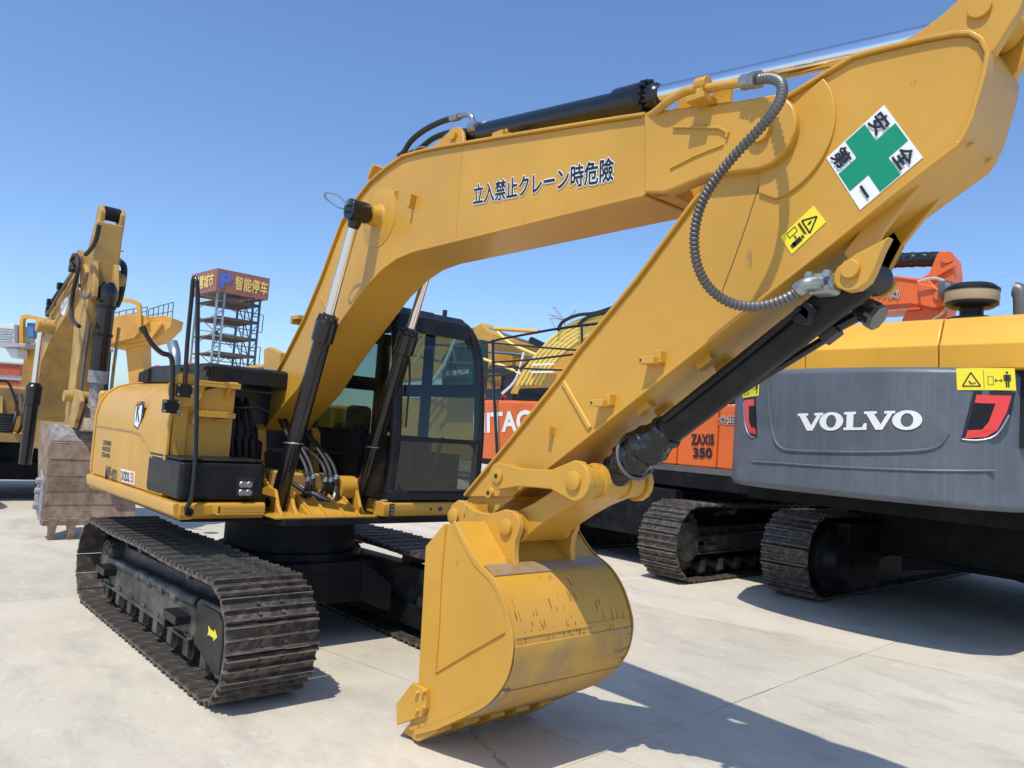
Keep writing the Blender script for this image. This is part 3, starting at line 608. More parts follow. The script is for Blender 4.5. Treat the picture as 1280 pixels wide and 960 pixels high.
# lettering on the boom side
o_ = Vector((2.497,-0.187,3.242)); e_ = Vector((3.675,-0.187,3.158)); t_ = Vector((3.658,-0.187,3.290)); t0_ = Vector((2.499,-0.187,3.366))
outlined('立入禁止クレーン時危險', o_, e_-o_, ((t_-e_)+(t0_-o_))*.5, BOOM, .020, .05, name='warning_lettering')
# ------------------------------------------------------------------ boom cylinders
for s in (-1, 1):
    A = Vector((.47, s*.37, 1.13)); E_ = Vector((EX, s*.37, EZ)); d = (E_ - A).normalized(); Lr = (E_ - A).length
    gz = .655*Lr
    b = MB(); b.lathe(A, d, [(-.06,.03),(-.05,.065),(.06,.07),(.12,.066),(gz-.20,.066),(gz-.19,.084),(gz-.03,.086),(gz-.02,.072),(gz,.070),(gz+.01,.05),(gz+.03,.045)], 28); CY_ = b.build('boom_cylinder', 'black', X)
    b = MB()
    for k in range(10):
        a = k*math.pi/5; u = d.orthogonal().normalized(); w = d.cross(u); q = A + d*(gz-.02) + (u*math.cos(a)+w*math.sin(a))*.066; b.lathe(q, d, [(0,.013),(.03,.013)], 6)
    b.build('gland_bolt', 'black', CY_)
    b = MB(); b.cyl(A + d*(gz-.1), E_ - d*.05, .036, 24); b.build('cylinder_rod', 'chrome', CY_)
    b = MB(); b.cyl(E_ + Vector((0,-s*.075,0)), E_ + Vector((0,s*.075,0)), .078, 28); b.lathe(E_, -d, [(0,.05),(.09,.05),(.13,.04)], 20); ey = b.build('rod_eye', 'black', CY_, bevel=.006)
    b = MB()
    for k in range(4):
        a = .6 + k*math.pi/2; b.lathe(E_ + Vector((.03*math.cos(a), s*.075, .03*math.sin(a))), (0,s,0), [(0,.011),(.008,.011)], 6)
    b.build('eye_bolt', 'rubber', ey)
    b = MB(); off = Vector((.075, 0, .02)); b.tube([A + d*.25 + off, A + d*(gz-.25) + off, A + d*(gz-.12) + off*.8], .013, 8); b.build('cylinder_pipe', 'black', CY_)
    b = MB(); b.tube([A + d*.52 + Vector((.08*math.cos(a), .075*math.sin(a), 0)) for a in [k*math.pi/6 for k in range(13)]], .006, 6); b.build('pipe_strap', 'zinc', CY_)
# ------------------------------------------------------------------ arm
HA = .155
Atop = [(2.446,1.289),(2.603,1.401),(2.987,1.760),(3.358,2.121),(3.486,2.267),(3.864,2.623),(4.172,2.953),(4.608,3.326),(4.786,3.382),(4.909,3.418),(4.983,3.416),(5.058,3.410),(5.194,3.397),(5.291,3.382),(5.337,3.366),(5.370,3.334),(5.392,3.278)]
Abot = [(5.383,3.204),(5.346,3.051),(5.322,2.995),(5.304,2.966),(5.264,2.942),(5.080,2.823),(4.732,2.589),(4.536,2.460),(4.092,2.164),(3.646,1.866),(3.280,1.622),(3.020,1.445),(2.750,1.268)]
arm = MB(); arm.prism(Atop[1:] + Abot[:-1], -HA, HA); ARM = arm.build('arm', 'yellow', X, bevel=.005)
b = MB(); b.strip(Atop[1:] + Abot[:4], .018, -HA-.020, HA+.022); b.build('top_plate', 'yellow', ARM, bevel=.006)
b = MB(); b.strip([(Abot[3][0]+.004,Abot[3][1]+.012)] + Abot[3:-2], .018, -HA-.022, HA+.022); b.build('bottom_plate', 'yellow', ARM, bevel=.006)
bp = (2.615,-0.240,1.286); BPX, BPZ = bp[0], bp[2]
b = MB(); b.prism([Atop[1], Atop[2], Abot[-3], Abot[-2], (BPX+.13,BPZ-.02),(BPX+.06,BPZ-.10),(BPX-.03,BPZ-.11),(BPX-.10,BPZ-.05),(BPX-.10,BPZ+.03)], -.13, .13); b.cyl((BPX,-.17,BPZ),(BPX,.17,BPZ),.085,24); b.build('arm_tip', 'yellow', ARM, bevel=.006)
for s in (-1, 1):
    pts_ = []
    for dgr in range(-78, 37, 6): pts_.append((PX_ + .315*math.cos(math.radians(dgr)), PZ_ + .315*math.sin(math.radians(dgr))*.98))
    pts_ += [(PX_+.12, PZ_+.10),(PX_-.02, PZ_-.1),(PX_-.02, PZ_-.26)]
    b = MB(); b.prism([p for p in pts_ if True], s*.14, s*(HA+.014)); b.build('doubler_plate', 'yellow', ARM, bevel=.006)
b = MB(); b.strip([(4.535,3.056),(4.491,2.931),(4.443,2.783),(4.391,2.637),(4.344,2.517)], .004, -.1562, -.1548); b.build('dark_arm_line', 'brown_mark', ARM)  # thin brown line down the arm side below the boom pin
# upper ears with the arm cylinder pin
ep = (5.367,-0.150,3.466); EPX, EPZ = ep[0], ep[2]
ear = [(4.883,3.424),(5.049,3.429),(5.153,3.455),(5.240,3.496),(5.299,3.536)]
ear += [(EPX + .135*math.cos(math.radians(d)), EPZ + .135*math.sin(math.radians(d))) for d in (115, 90, 60, 30, 0, -20)]
ear += [(5.414,3.288),(5.386,3.279)]
for s in (-1, 1):
    b = MB(); b.prism(ear, s*.095, s*.145); e1 = b.build('arm_ear', 'yellow', ARM, bevel=.008)
    b = MB(); b.cyl((EPX,s*.14,EPZ),(EPX,s*.163,EPZ),.040,28); b.build('pin_head', 'yellow', e1, bevel=.004)
b = MB(); b.cyl((EPX,-.085,EPZ),(EPX,.085,EPZ),.085,28); b.build('rod_eye', 'yellow', ARM, bevel=.006)
# lower ears carrying the bucket cylinder
cp = (4.945,-0.190,2.544); CPX, CPZ = cp[0], cp[2]
low = [(5.294,2.940),(5.188,2.878),(5.046,2.769),(4.860,2.643),(4.822,2.608)]
low += [(CPX + .088*math.cos(math.radians(d)), CPZ + .088*math.sin(math.radians(d))) for d in (200, 230, 260, 290, 320, 345)]
low += [(5.063,2.553),(5.165,2.723),(5.304,2.863)]
lo2 = [(5.087,2.658),(4.965,2.609),(4.887,2.561)] + low[5:11] + [(5.061,2.606)]
for s in (-1, 1):
    b = MB(); b.prism(lo2 if s < 0 else [(CPX + .07*math.cos(math.radians(d_)), CPZ + .07*math.sin(math.radians(d_))) for d_ in (200,230,260,290,320,345)] + [(4.979,2.580),(5.035,2.694),(4.991,2.771),(4.880,2.667)], s*.125 if s < 0 else .085, s*.175 if s < 0 else .115); e1 = b.build('cylinder_ear', 'yellow', ARM, bevel=.008)
    b = MB(); b.cyl((CPX,s*.17 if s < 0 else .11,CPZ),(CPX,s*.195 if s < 0 else .13,CPZ),.038,26); b.build('pin_head', 'yellow', e1, bevel=.004)
    # the long web plates that run up to the knee of the arm
    wb = [(5.357,2.977),(5.264,2.930),(5.170,2.858),(5.092,2.766),(5.035,2.694),(4.979,2.580),(4.927,2.558),(4.881,2.632),(5.052,2.846),(5.227,3.009)]
    b = MB(); b.prism(wb, s*.085, s*.115); b.build('ear_web', 'yellow', ARM, bevel=.006)
b = MB(); b.bar((3.374,-0.158,2.108),(3.596,-0.158,1.859),.022,.03); b.build('weld_bar', 'yellow', ARM, bevel=.008)
for p, q in (((3.994,-0.160,2.202), 1), ((3.692,-0.160,1.991), 1)):
    c = Vector(p); b = MB(); b.box(c.x-.045,c.x+.045,-.235,-.15,c.z-.018,c.z+.018); b.box(c.x+.03,c.x+.06,-.20,-.15,c.z-.01,c.z+.05); o1 = b.build('pipe_clamp_block', 'yellow', ARM, bevel=.004)
    b = MB(); b.lathe((c.x-.03,-.236,c.z),(0,-1,0),[(0,.006),(.002,.006)],8); b.build('bolt_hole', 'ink', o1)
c = Vector((3.321,-0.160,1.839)); b = MB(); b.box(c.x-.012,c.x+.012,-.20,-.15,c.z-.03,c.z+.02); b.build('hose_tab', 'yellow', ARM, bevel=.003)
for p in ((3.863,-0.100,1.986), (4.209,-0.100,2.212)):
    c = Vector(p)
    for y in (-.10, .06):
        dd = (Vector((Abot[10][0],0,Abot[10][1])) - Vector((Abot[5][0],0,Abot[5][1]))).normalized(); rot = Matrix.Rotation(math.atan2(-dd.z, dd.x),4,'Y'); b = MB(); b.obox((c.x, y+.05, c.z-.0), .09, .06, .05, rot); b.build('pipe_clamp_block', 'yellow', ARM, bevel=.004)
dq = [Vector(p) for p in ((4.813,-0.155,3.030), (4.962,-0.155,2.785), (5.192,-0.155,2.946), (5.040,-0.155,3.192))]
# safety cross sticker: left, bottom, right, top corners; its own right runs from top to right corner
o_ = dq[0]; V_ = dq[3]-dq[0]; U_ = dq[2]-dq[3]
cs = quad([dq[0], dq[1], dq[2], dq[3]], 'white', ARM, 'safety_sticker', .003, .002)
nn = U_.cross(V_).normalized()
def SPt(x, y, l=.0045): return o_ + U_*x + V_*y + nn*l
b = MB(); b.add([SPt(x, y) for x, y in ((.335,.02),(.665,.02),(.665,.335),(.98,.335),(.98,.665),(.665,.665),(.665,.98),(.335,.98),(.335,.665),(.02,.665),(.02,.335),(.335,.335))], [tuple(range(12))]); b.build('green_cross', 'green', cs, smooth=False, flat=True)
for ch, x, y in (('安',.05,.70),('全',.70,.70),('第',.05,.05)): lettering(ch, SPt(x,y), U_*.25, V_*.25, 'ink', cs, 0, .0045, spread=.028)
lettering('一', SPt(.72,.155), U_*.22, V_*.04, 'ink', cs, .03, .0045)
wq = [Vector(p) for p in ((4.624,-0.155,2.726), (4.679,-0.155,2.643), (4.824,-0.155,2.759), (4.767,-0.155,2.838))]
st = quad(wq, 'sticker', ARM, 'warning_sticker', .003, .002)
o2 = wq[0]; V2 = wq[3]-wq[0]; U2 = wq[1]-wq[0]; n2 = U2.cross(V2).normalized()
def WP(x, y): return o2 + U2*x + V2*y + n2*.0045
b = MB()
def wl(p, q, w):
    P_, Q_ = WP(*p), WP(*q); d_ = (Q_-P_).normalized(); sd_ = n2.cross(d_)*w; b.add([P_-sd_, Q_-sd_, Q_+sd_, P_+sd_], [(0,1,2,3)])
tri = ((.15,.60),(.85,.60),(.5,.93))
for i in range(3): wl(tri[i], tri[(i+1)%3], .0035)
rc = ((.12,.16),(.36,.16),(.36,.40),(.12,.40))
for i in range(4): wl(rc[i], rc[(i+1)%4], .0016)
wl((.42,.28),(.60,.28),.003); wl((.74,.14),(.74,.38),.011); wl((.69,.08),(.69,.22),.004); wl((.79,.08),(.79,.22),.004); wl((.74,.40),(.74,.45),.008)
wl((.45,.72),(.55,.72),.004); wl((.5,.66),(.47,.78),.003)
for k in range(5): wl((.12+.03*(k%2),.53-.022*(k%3)),(.8-.04*k,.53-.022*(k%3)),.0012)
b.build('pictogram', 'ink', st, smooth=False, flat=True)
# ------------------------------------------------------------------ arm cylinder on the boom
A = Vector((1.929,0.000,3.858)); A = Vector((A.x,0,A.z)); E_ = Vector((EPX,0,EPZ)); d = (E_-A).normalized()
hd = Vector((3.721,-0.000,3.662)); gl = (Vector((hd.x,0,hd.z))-A).dot(d)
b = MB(); b.lathe(A, d, [(-.05,.05),(0,.062),(.35,.062),(.36,.070),(.38,.072),(gl-.22,.072),(gl-.21,.088),(gl-.02,.092),(gl,.092),(gl+.005,.075),(gl+.06,.072),(gl+.07,.062),(gl+.09,.056)], 32); AC = b.build('arm_cylinder', 'black', X)
b = MB()
for k in range(14):
    a = k*math.pi/7; u = d.orthogonal().normalized(); w = d.cross(u); q = A + d*(gl-.03) + (u*math.cos(a)+w*math.sin(a))*.086; b.lathe(q, d, [(0,.013),(.05,.013)], 6)
b.build('gland_bolt', 'black', AC)
b = MB(); b.cyl(A + d*(gl-.1) + Vector((0,0,.006)), E_ - d*.04 + Vector((0,0,.006)), .049, 32); b.build('cylinder_rod', 'chrome', AC)
b = MB(); b.lathe(E_, -d, [(0,.06),(.10,.06),(.16,.052)], 20); b.build('rod_end', 'yellow', AC)
lugc = Vector((2.116,-0.090,3.818))
for s in (-1, 1):
    lp = [(1.801,3.779),(2.038,3.860),(2.090,3.881),(2.155,3.870),(2.205,3.824),(2.234,3.727)]
    b = MB(); b.prism(lp, s*.075, s*.105); b.build('cylinder_lug', 'yellow', BOOM, bevel=.008)
b = MB(); b.cyl((lugc.x,-.125,lugc.z),(lugc.x,.125,lugc.z),.035,20); b.build('lug_pin', 'yellow', BOOM)
# hoses over the boom knee
h1 = smooth_path([(1.350,-0.060,3.855),(1.423,-0.060,3.876),(1.511,-0.060,3.941),(1.671,-0.060,3.980),(1.887,-0.060,3.990),(2.095,-0.060,3.969)],6)
h2 = smooth_path([(1.216,0.060,3.915),(1.444,0.060,3.932),(1.607,0.060,3.968),(1.767,0.060,3.970),(1.924,0.060,3.949)],6)
for hh, yy in ((h1,-.06),(h2,.06)):
    b = MB(); b.tube(hh, .021, 12); ho = b.build('hydraulic_hose', 'rubber', BOOM)
    b = MB(); b.tube(hh[-4:], .026, 10); b.build('hose_fitting', 'zinc', ho)
    b = MB(); b.tube(hh[:3], .026, 8); b.build('hose_fitting', 'zinc', ho)
b = MB(); b.tube(smooth_path([(2.086,-0.060,3.972),(2.176,-0.060,3.964),(2.242,-0.060,3.924),(2.244,-0.050,3.877),(2.235,-0.040,3.849)],5), .019, 10); b.cyl((2.233,-0.060,3.854),(2.312,-0.060,3.845),.035,8); b.build('elbow_fitting', 'zinc', BOOM)
b = MB(); b.lathe((2.322,0.000,3.861),(0,0,1),[(-.02,.05),(.02,.045),(.03,.02)],8); b.build('port_block', 'zinc', AC)
b = MB(); b.tube(smooth_path([(1.728,-0.170,3.760),(1.734,-0.170,3.787),(1.794,-0.170,3.791),(1.895,-0.170,3.767)],5), .006, 6); b.build('boom_wire', 'zinc', BOOM)
c = Vector((2.684,-0.150,3.647)); b = MB(); b.box(c.x-.05,c.x+.05,-.19,-.08,c.z-.01,c.z+.03); b.lathe((c.x-.02,-.14,c.z+.03),(0,0,1),[(0,.014),(.02,.012)],6); b.lathe((c.x+.03,-.14,c.z+.03),(0,0,1),[(0,.014),(.02,.012)],6); b.build('pipe_clamp_block', 'yellow', BOOM, bevel=.004)
# steel pipe along the boom top to the spring-guarded hose
pp_ = smooth_path([(3.607,-0.120,3.494),(3.797,-0.150,3.464),(3.925,-0.200,3.447),(4.042,-0.240,3.461),(4.147,-0.240,3.482),(4.247,-0.240,3.464),(4.376,-0.240,3.444),(4.458,-0.240,3.430)],6)
b = MB(); b.tube(pp_, .021, 12); PIPE = b.build('steel_pipe', 'yellow', BOOM)
c = Vector((4.239,-0.220,3.443)); b = MB(); b.box(c.x-.05,c.x+.05,-.30,-.16,c.z-.05,c.z-.02); b.cyl((c.x-.03,-.24,c.z+.045),(c.x+.03,-.24,c.z+.04),.038,10); b.box(c.x-.02,c.x+.02,-.27,-.21,c.z-.04,c.z+.02); b.lathe((c.x,-.27,c.z-.02),(0,0,1),[(0,.016),(.03,.014)],6); b.build('pipe_clamp_block', 'yellow', BOOM, bevel=.005)
for px in ((4.309,-0.160,3.424), (4.110,-0.160,3.461)):
    c = Vector(px); b = MB(); b.box(c.x-.05,c.x+.05,-.19,-.17,c.z-.03,c.z+.03); b.box(c.x-.05,c.x+.05,-.19,-.11,c.z-.04,c.z-.028); b.build('hose_tab', 'yellow', BOOM, bevel=.002)
hp = [(4.454,-0.240,3.432),(4.524,-0.250,3.418),(4.611,-0.280,3.387),(4.696,-0.340,3.318),(4.726,-0.380,3.241),(4.714,-0.420,3.161),(4.661,-0.450,3.082),(4.594,-0.470,3.012),(4.511,-0.470,2.936),(4.432,-0.460,2.845),(4.385,-0.440,2.736),(4.371,-0.410,2.630),(4.389,-0.380,2.539),(4.438,-0.350,2.466),(4.519,-0.320,2.416),(4.628,-0.300,2.401),(4.723,-0.280,2.426),(4.785,-0.270,2.462)]
hs_ = resample(smooth_path(hp, 14), .0065)
b = MB(); b.tube(hs_, .030, 12, rfun=lambda i: (.0235, .0215, .0160)[i % 3]); HOSE = b.build('guarded_hose', 'guard', ARM, ang=60)
b = MB(); b.tube(hs_[:9], .036, 12); b.tube(hs_[9:15], .040, 8); b.build('hose_fitting', 'zinc', HOSE)
ft = smooth_path([(4.774,-0.270,2.459),(4.797,-0.270,2.477),(4.819,-0.260,2.486),(4.838,-0.220,2.495)],5)
b = MB(); b.tube(ft, .026, 12); b.tube(ft[:5], .031, 8); b.build('elbow_fitting', 'zinc', HOSE)
c = Vector((4.829,-0.160,2.494)); b = MB(); b.box(c.x-.055,c.x+.05,-.195,-.10,c.z-.04,c.z+.05); fb = b.build('port_flange', 'zinc', ARM, bevel=.02)
for dx, dz in ((-.04,-.026),(.035,-.026),(-.04,.036),(.035,.036)):
    b = MB(); b.lathe((c.x+dx,-.20,c.z+dz),(0,-1,0),[(0,.018),(.02,.016)],8); b.build('flange_bolt', 'zinc', fb)
# ------------------------------------------------------------------ bucket cylinder
L2 = (3.602,-0.260,1.588); LX, LZ = L2[0], L2[2]
A = Vector((CPX,0,CPZ+.022)); E_ = Vector((LX,0,LZ+.022)); d = (E_-A).normalized(); Lb = (E_-A).length
b = MB(); b.lathe(A, d, [(-.04,.05),(0,.07),(.10,.082),(.16,.076),(Lb-.42,.076)], 32); b.cyl((CPX,-.11,CPZ),(CPX,.07,CPZ),.066,28); b.lathe(A + d*.30 + Vector((0,-.05,0)), (0,-1,0), [(0,.05),(.05,.045)], 12); BC = b.build('bucket_cylinder', 'satin', X, bevel=.01)
b = MB()
prf = []
for k in range(18):
    t = k/17; prf.append((Lb-.46+.40*t, (.080+.026*math.sin(t*3.1)) + (.008 if k % 2 else -.006)*(1 if k % 3 else -.6)))
b.lathe(A, d, prf, 26)
for v in b.v: v += Vector((random.uniform(-.005,.005),)*3)
wr = b.build('plastic_wrap', 'film', BC)
b = MB(); u = d.orthogonal().normalized(); w = d.cross(u); b.tube([A + d*(Lb-.22 + .05*math.cos(a)) + (u*math.cos(a)+w*math.sin(a))*.114 for a in [k*math.pi/10 for k in range(21)]], .010, 6); b.build('wrap_tape', 'guard', BC)
b = MB(); b.lathe(A, d, [(Lb-.12,.055),(Lb,.06)], 20); b.build('cylinder_rod', 'chrome', BC)
b = MB(); b.tube(smooth_path([A + d*.30 + Vector((0,-.10,.03)), A + d*.6 + Vector((0,-.09,.02)), A + d*(Lb-.5) + Vector((0,-.085,.02))],4), .012, 8); b.build('cylinder_pipe', 'satin', BC)
b = MB(); q = A + d*.27; b.obox(q + Vector((0,-.09,-.0)), .07, .02, .06, Matrix.Rotation(.7,4,'Y')); b.build('nameplate', 'satin', BC, bevel=.004)
b = MB(); b.tube([(4.107,0.170,2.004),(4.282,0.170,2.101),(4.485,0.170,2.217),(4.688,0.170,2.332)], .020, 10); b.tube([(4.666,0.170,2.333),(4.730,0.170,2.380)], .046, 6); b.tube([(4.632,0.130,2.438),(4.694,0.170,2.364)], .02, 6); b.tube([(4.715,0.170,2.374),(4.834,0.170,2.430)], .028, 12); b.tube([(4.820,0.170,2.435),(4.844,0.170,2.447),(4.896,0.170,2.415)], .062, 6); b.build('cylinder_port_pipe', 'black', BC)
b = MB(); b.tube([(4.875,0.170,2.427),(4.913,0.170,2.404)], .058, 8); b.build('port_cap', 'guard', BC)
# ------------------------------------------------------------------ linkage
G1 = (3.006,-0.245,1.561); GX, GZ = G1[0], G1[2]
def dogbone(ax, az, bx, bz, ra, rb, waist, y0, y1, name, parent, rr=.008, m='yellow'):
    d = Vector((bx-ax, bz-az)); L_ = d.length; an = math.atan2(d.y, d.x); pts = []
    for k in range(9):
        a = an + math.pi/2*1.05 + k*(math.pi*1.9*.5)/8*1.0; pts.append((ax + ra*math.cos(a), az + ra*math.sin(a)))
    n = Vector((-math.sin(an), math.cos(an)))
    for t, w in ((.28,waist),(.5,waist*.95),(.72,waist)): pts.append((ax + d.x*t - n.x*w, az + d.y*t - n.y*w))
    for k in range(9):
        a = an - math.pi/2*1.05 + k*(math.pi*1.05)/8; pts.append((bx + rb*math.cos(a), bz + rb*math.sin(a)))
    for t, w in ((.72,waist),(.5,waist*.95),(.28,waist)): pts.append((ax + d.x*t + n.x*w, az + d.y*t + n.y*w))
    q = MB(); q.prism(pts, y0, y1); return q.build(name, m, parent, bevel=rr)
for s in (-1, 1):
    y0, y1 = (-.262, -.218) if s < 0 else (.218, .262)
    lk = dogbone(GX, GZ, LX, LZ, .080, .105, .052, y0, y1, 'side_link', X)
    b = MB(); b.lathe((GX, s*.26, GZ),(0,s,0),[(0,.042),(.014,.042),(.016,.036)],24); b.build('pin_head', 'yellow', lk)
    b = MB(); b.lathe((LX, s*.26, LZ),(0,s,0),[(0,.050),(.018,.050),(.021,.045)],26); b.build('pin_head', 'yellow', lk)
    b = MB(); b.lathe((GX, s*.275, GZ),(0,s,0),[(0,.014),(.0025,.014)],14); b.build('pin_bore', 'ink', lk)
b = MB(); b.cyl((GX,-.22,GZ),(GX,.22,GZ),.07,20); b.build('guide_pin', 'yellow', X)
g2 = Vector((2.828,-0.156,1.448)); b = MB(); b.lathe((g2.x,-.155,g2.z),(0,-1,0),[(0,.034),(.02,.030)],18); gb = b.build('grease_boss', 'yellow', ARM)
b = MB(); b.lathe((g2.x,-.1755,g2.z),(0,-1,0),[(0,.013),(.002,.013)],12); b.build('pin_bore', 'ink', gb)
b = MB(); b.lathe((LX,-.215,LZ),(0,1,0),[(0,.085),(.10,.085),(.101,.095),(.13,.095),(.131,.08),(.30,.08),(.301,.095),(.33,.095),(.331,.085),(.43,.085)],28); b.build('link_boss', 'bucket_yellow', X)
B2 = (3.095,-0.260,1.286); B2X, B2Z = B2[0], B2[2]
pl = dogbone(B2X, B2Z, LX, LZ, .085, .085, .065, -.165, .165, 'power_link', X, .006)
for s in (-1, 1):
    b = MB(); b.lathe((B2X, s*.155, B2Z),(0,s,0),[(0,.09),(.03,.09)],22); b.build('link_collar', 'yellow', pl)
# ------------------------------------------------------------------ bucket
BK = [(2.806,1.269),(2.887,1.280),(3.001,1.173),(3.109,1.088),(3.242,1.028),(3.335,0.944),(3.395,0.845),(3.427,0.745),(3.407,0.618),(3.344,0.513),(3.246,0.416),(3.084,0.313),(2.870,0.183),(2.674,0.089)]
front = [(2.676,0.366),(2.646,1.119)]
WB = .465
BK = [BK[0]] + smooth2(BK[1:-2], 3) + BK[-2:]
bk = MB()
cx_ = sum(p[0] for p in BK)/len(BK)
bk.strip(BK[1:], -.022 if False else .022, -WB+.012, WB-.012); 
BUCKET = bk.build('bucket_shell', 'bucket_yellow', X, bevel=.002)
inner = [(x, z) for x, z in BK]
for s in (-1, 1):
    b = MB(); b.prism(BK + front, s*(WB-.024), s*WB); sp = b.build('side_plate', 'bucket_yellow', BUCKET, bevel=.003)
    b = MB(); b.strip(BK[1:], .0, s*WB, s*WB) if False else None
    # edge flange and weld lines
    b = MB(); b.strip([(x,z) for x,z in BK[1:]], .03, s*(WB-.002), s*(WB+.006)); b.build('edge_band', 'bucket_yellow', BUCKET, bevel=.002)
    if s < 0:
        b = MB(); b.strip([(2.823,1.267),(2.814,0.979),(2.831,0.673),(2.828,0.461)], .012, -.4755, -.464); b.strip([(2.844,0.452),(3.135,0.640),(3.389,0.799)], .012, -.4755, -.464); b.build('side_weld', 'bucket_yellow', BUCKET, bevel=.003)
zz = [(3.164,1.080),(3.193,1.060),(3.427,0.773),(3.428,0.761)]
def shellpt(p, out=.006): return p
b = MB(); b.strip([(3.151,1.074),(3.200,1.055),(3.235,1.035)], .028, -WB+.02, WB-.02); b.build('shell_weld', 'worn_steel', BUCKET, bevel=.002)
b = MB(); b.strip([(3.417,0.790),(3.423,0.772)], .028, -WB+.02, WB-.02); b.build('shell_weld', 'yellow', BUCKET, bevel=.002)
# wear strips under the heel
b = MB(); b.strip(BK[-15:-8], .030, -WB+.012, WB-.012); b.build('heel_wear_plate', 'heel', BUCKET, bevel=.003)
b = MB(); b.strip(BK[-9:-2], .036, -WB+.012, WB-.012); b.build('heel_wear_plate', 'heel', BUCKET, bevel=.003)
b = MB(); b.strip([(3.367,0.531),(3.300,0.460),(3.223,0.397),(3.154,0.355)], .040, -WB+.006, -WB+.06); b.build('scraped_edge', 'worn_steel', BUCKET)
# scratches and drips pressed into the paint of the shell
def shell_at(t):
    L_ = [((BK[i][0]-BK[i+1][0])**2+(BK[i][1]-BK[i+1][1])**2)**.5 for i in range(1, len(BK)-1)]; T = t*sum(L_); i = 1
    for l in L_:
        if T <= l: break
        T -= l; i += 1
    i = min(i, len(BK)-2); l = L_[i-1]; dx, dz = (BK[i+1][0]-BK[i][0])/l, (BK[i+1][1]-BK[i][1])/l
    return BK[i][0]+dx*T, BK[i][1]+dz*T, -dz, dx
rs_ = random.Random(11); b = MB()
def mark(t0, t1, ya, yb, off=.0236):
    n = 3; vs = []
    for k in range(n+1):
        x, z, nx, nz2 = shell_at(t0 + (t1-t0)*k/n); vs += [(x+nx*off, ya, z+nz2*off), (x+nx*off, yb, z+nz2*off)]
    b.add(vs, [(2*k, 2*k+1, 2*k+3, 2*k+2) for k in range(n)])
for k in range(150):
    t = rs_.gauss(.44, .07) if k % 3 else rs_.uniform(.05, .62); y = rs_.uniform(-.43, .43); l = rs_.uniform(.004, .03); w = rs_.uniform(.0008, .0026)
    mark(t, t+l, y-w, y+w)
for k in range(26):
    t = rs_.choice((.50, .56, .575, .60)) + rs_.uniform(-.004, .004); y = rs_.uniform(-.42, .35); l = rs_.uniform(.02, .16); w = rs_.uniform(.0012, .004)
    mark(t, t+w, y, y+l)
b.build('scratch_marks', 'brown_mark', BUCKET, smooth=False, flat=True, kind='stuff')
# lip, adapters and teeth
lp0 = Vector((BK[-2][0],0,BK[-2][1])); lp1 = Vector((BK[-1][0],0,BK[-1][1])); ld = (lp1-lp0).normalized()
tip0 = Vector((2.512,-0.420,-0.051)); ld2 = (Vector((tip0.x,0,.01)) - lp1).normalized(); ln = (Vector((tip0.x,0,.01)) - lp1).length
b = MB(); b.prism([(lp0.x,lp0.z-.004),(lp1.x+ld2.x*.05,lp1.z+ld2.z*.05),(lp1.x+ld2.x*.05,lp1.z+ld2.z*.05+.03),(lp0.x,lp0.z+.04)], -WB-.004, WB+.004); b.build('cutting_lip', 'bucket_yellow', BUCKET, bevel=.006)
nrm = Vector((-ld2.z,0,ld2.x)); nrm = nrm if nrm.z > 0 else -nrm
for k in range(5):
    y = -.40 + k*.20; c0 = lp1 + ld2*.0
    b = MB(); base = lp0*.4 + lp1*.6
    sec = lambda p, hw, hh: [p + Vector((0,y-hw,0)) - nrm*hh*.95, p + Vector((0,y+hw,0)) - nrm*hh*.95, p + Vector((0,y+hw,0)) + nrm*hh, p + Vector((0,y-hw,0)) + nrm*hh]
    S_ = [sec(lp0*.9+lp1*.1,.055,.045), sec(lp1,.058,.070), sec(lp1+ld2*.06,.050,.050)]
    b.add(sum(S_, []), [(0,1,5,4),(1,2,6,5),(2,3,7,6),(3,0,4,7),(4,5,9,8),(5,6,10,9),(6,7,11,10),(7,4,8,11),(3,2,1,0),(8,9,10,11)])
    ad_ = b.build('tooth_adapter', 'bucket_yellow', BUCKET, bevel=.006)
    b = MB(); T_ = [sec(lp1+ld2*.045,.036,.05), sec(lp1+ld2*.10,.036,.035), sec(lp1+ld2*(ln),.022,.012)]
    b.add(sum(T_, []), [(0,1,5,4),(1,2,6,5),(2,3,7,6),(3,0,4,7),(4,5,9,8),(5,6,10,9),(6,7,11,10),(7,4,8,11),(3,2,1,0),(8,9,10,11)])
    b.build('tooth', 'worn_steel' if k else 'bucket_yellow', ad_, bevel=.005)
for s in (-1, 1):
    sc = [(2.653,0.348),(2.786,0.350),(2.800,0.245),(2.768,0.196),(2.535,0.073),(2.510,0.188)]
    b = MB(); b.prism(sc, s*WB, s*(WB+.028)); ct = b.build('side_cutter', 'bucket_yellow', BUCKET, bevel=.006)
    b = MB()
    for q in [(2.719,0.311),(2.778,0.337),(2.732,0.218),(2.790,0.253)]: b.lathe((q[0], s*(WB+.028), q[1]),(0,s,0),[(0,.017),(.02,.016)],6)
    b.build('cutter_bolt', 'bucket_yellow', ct)
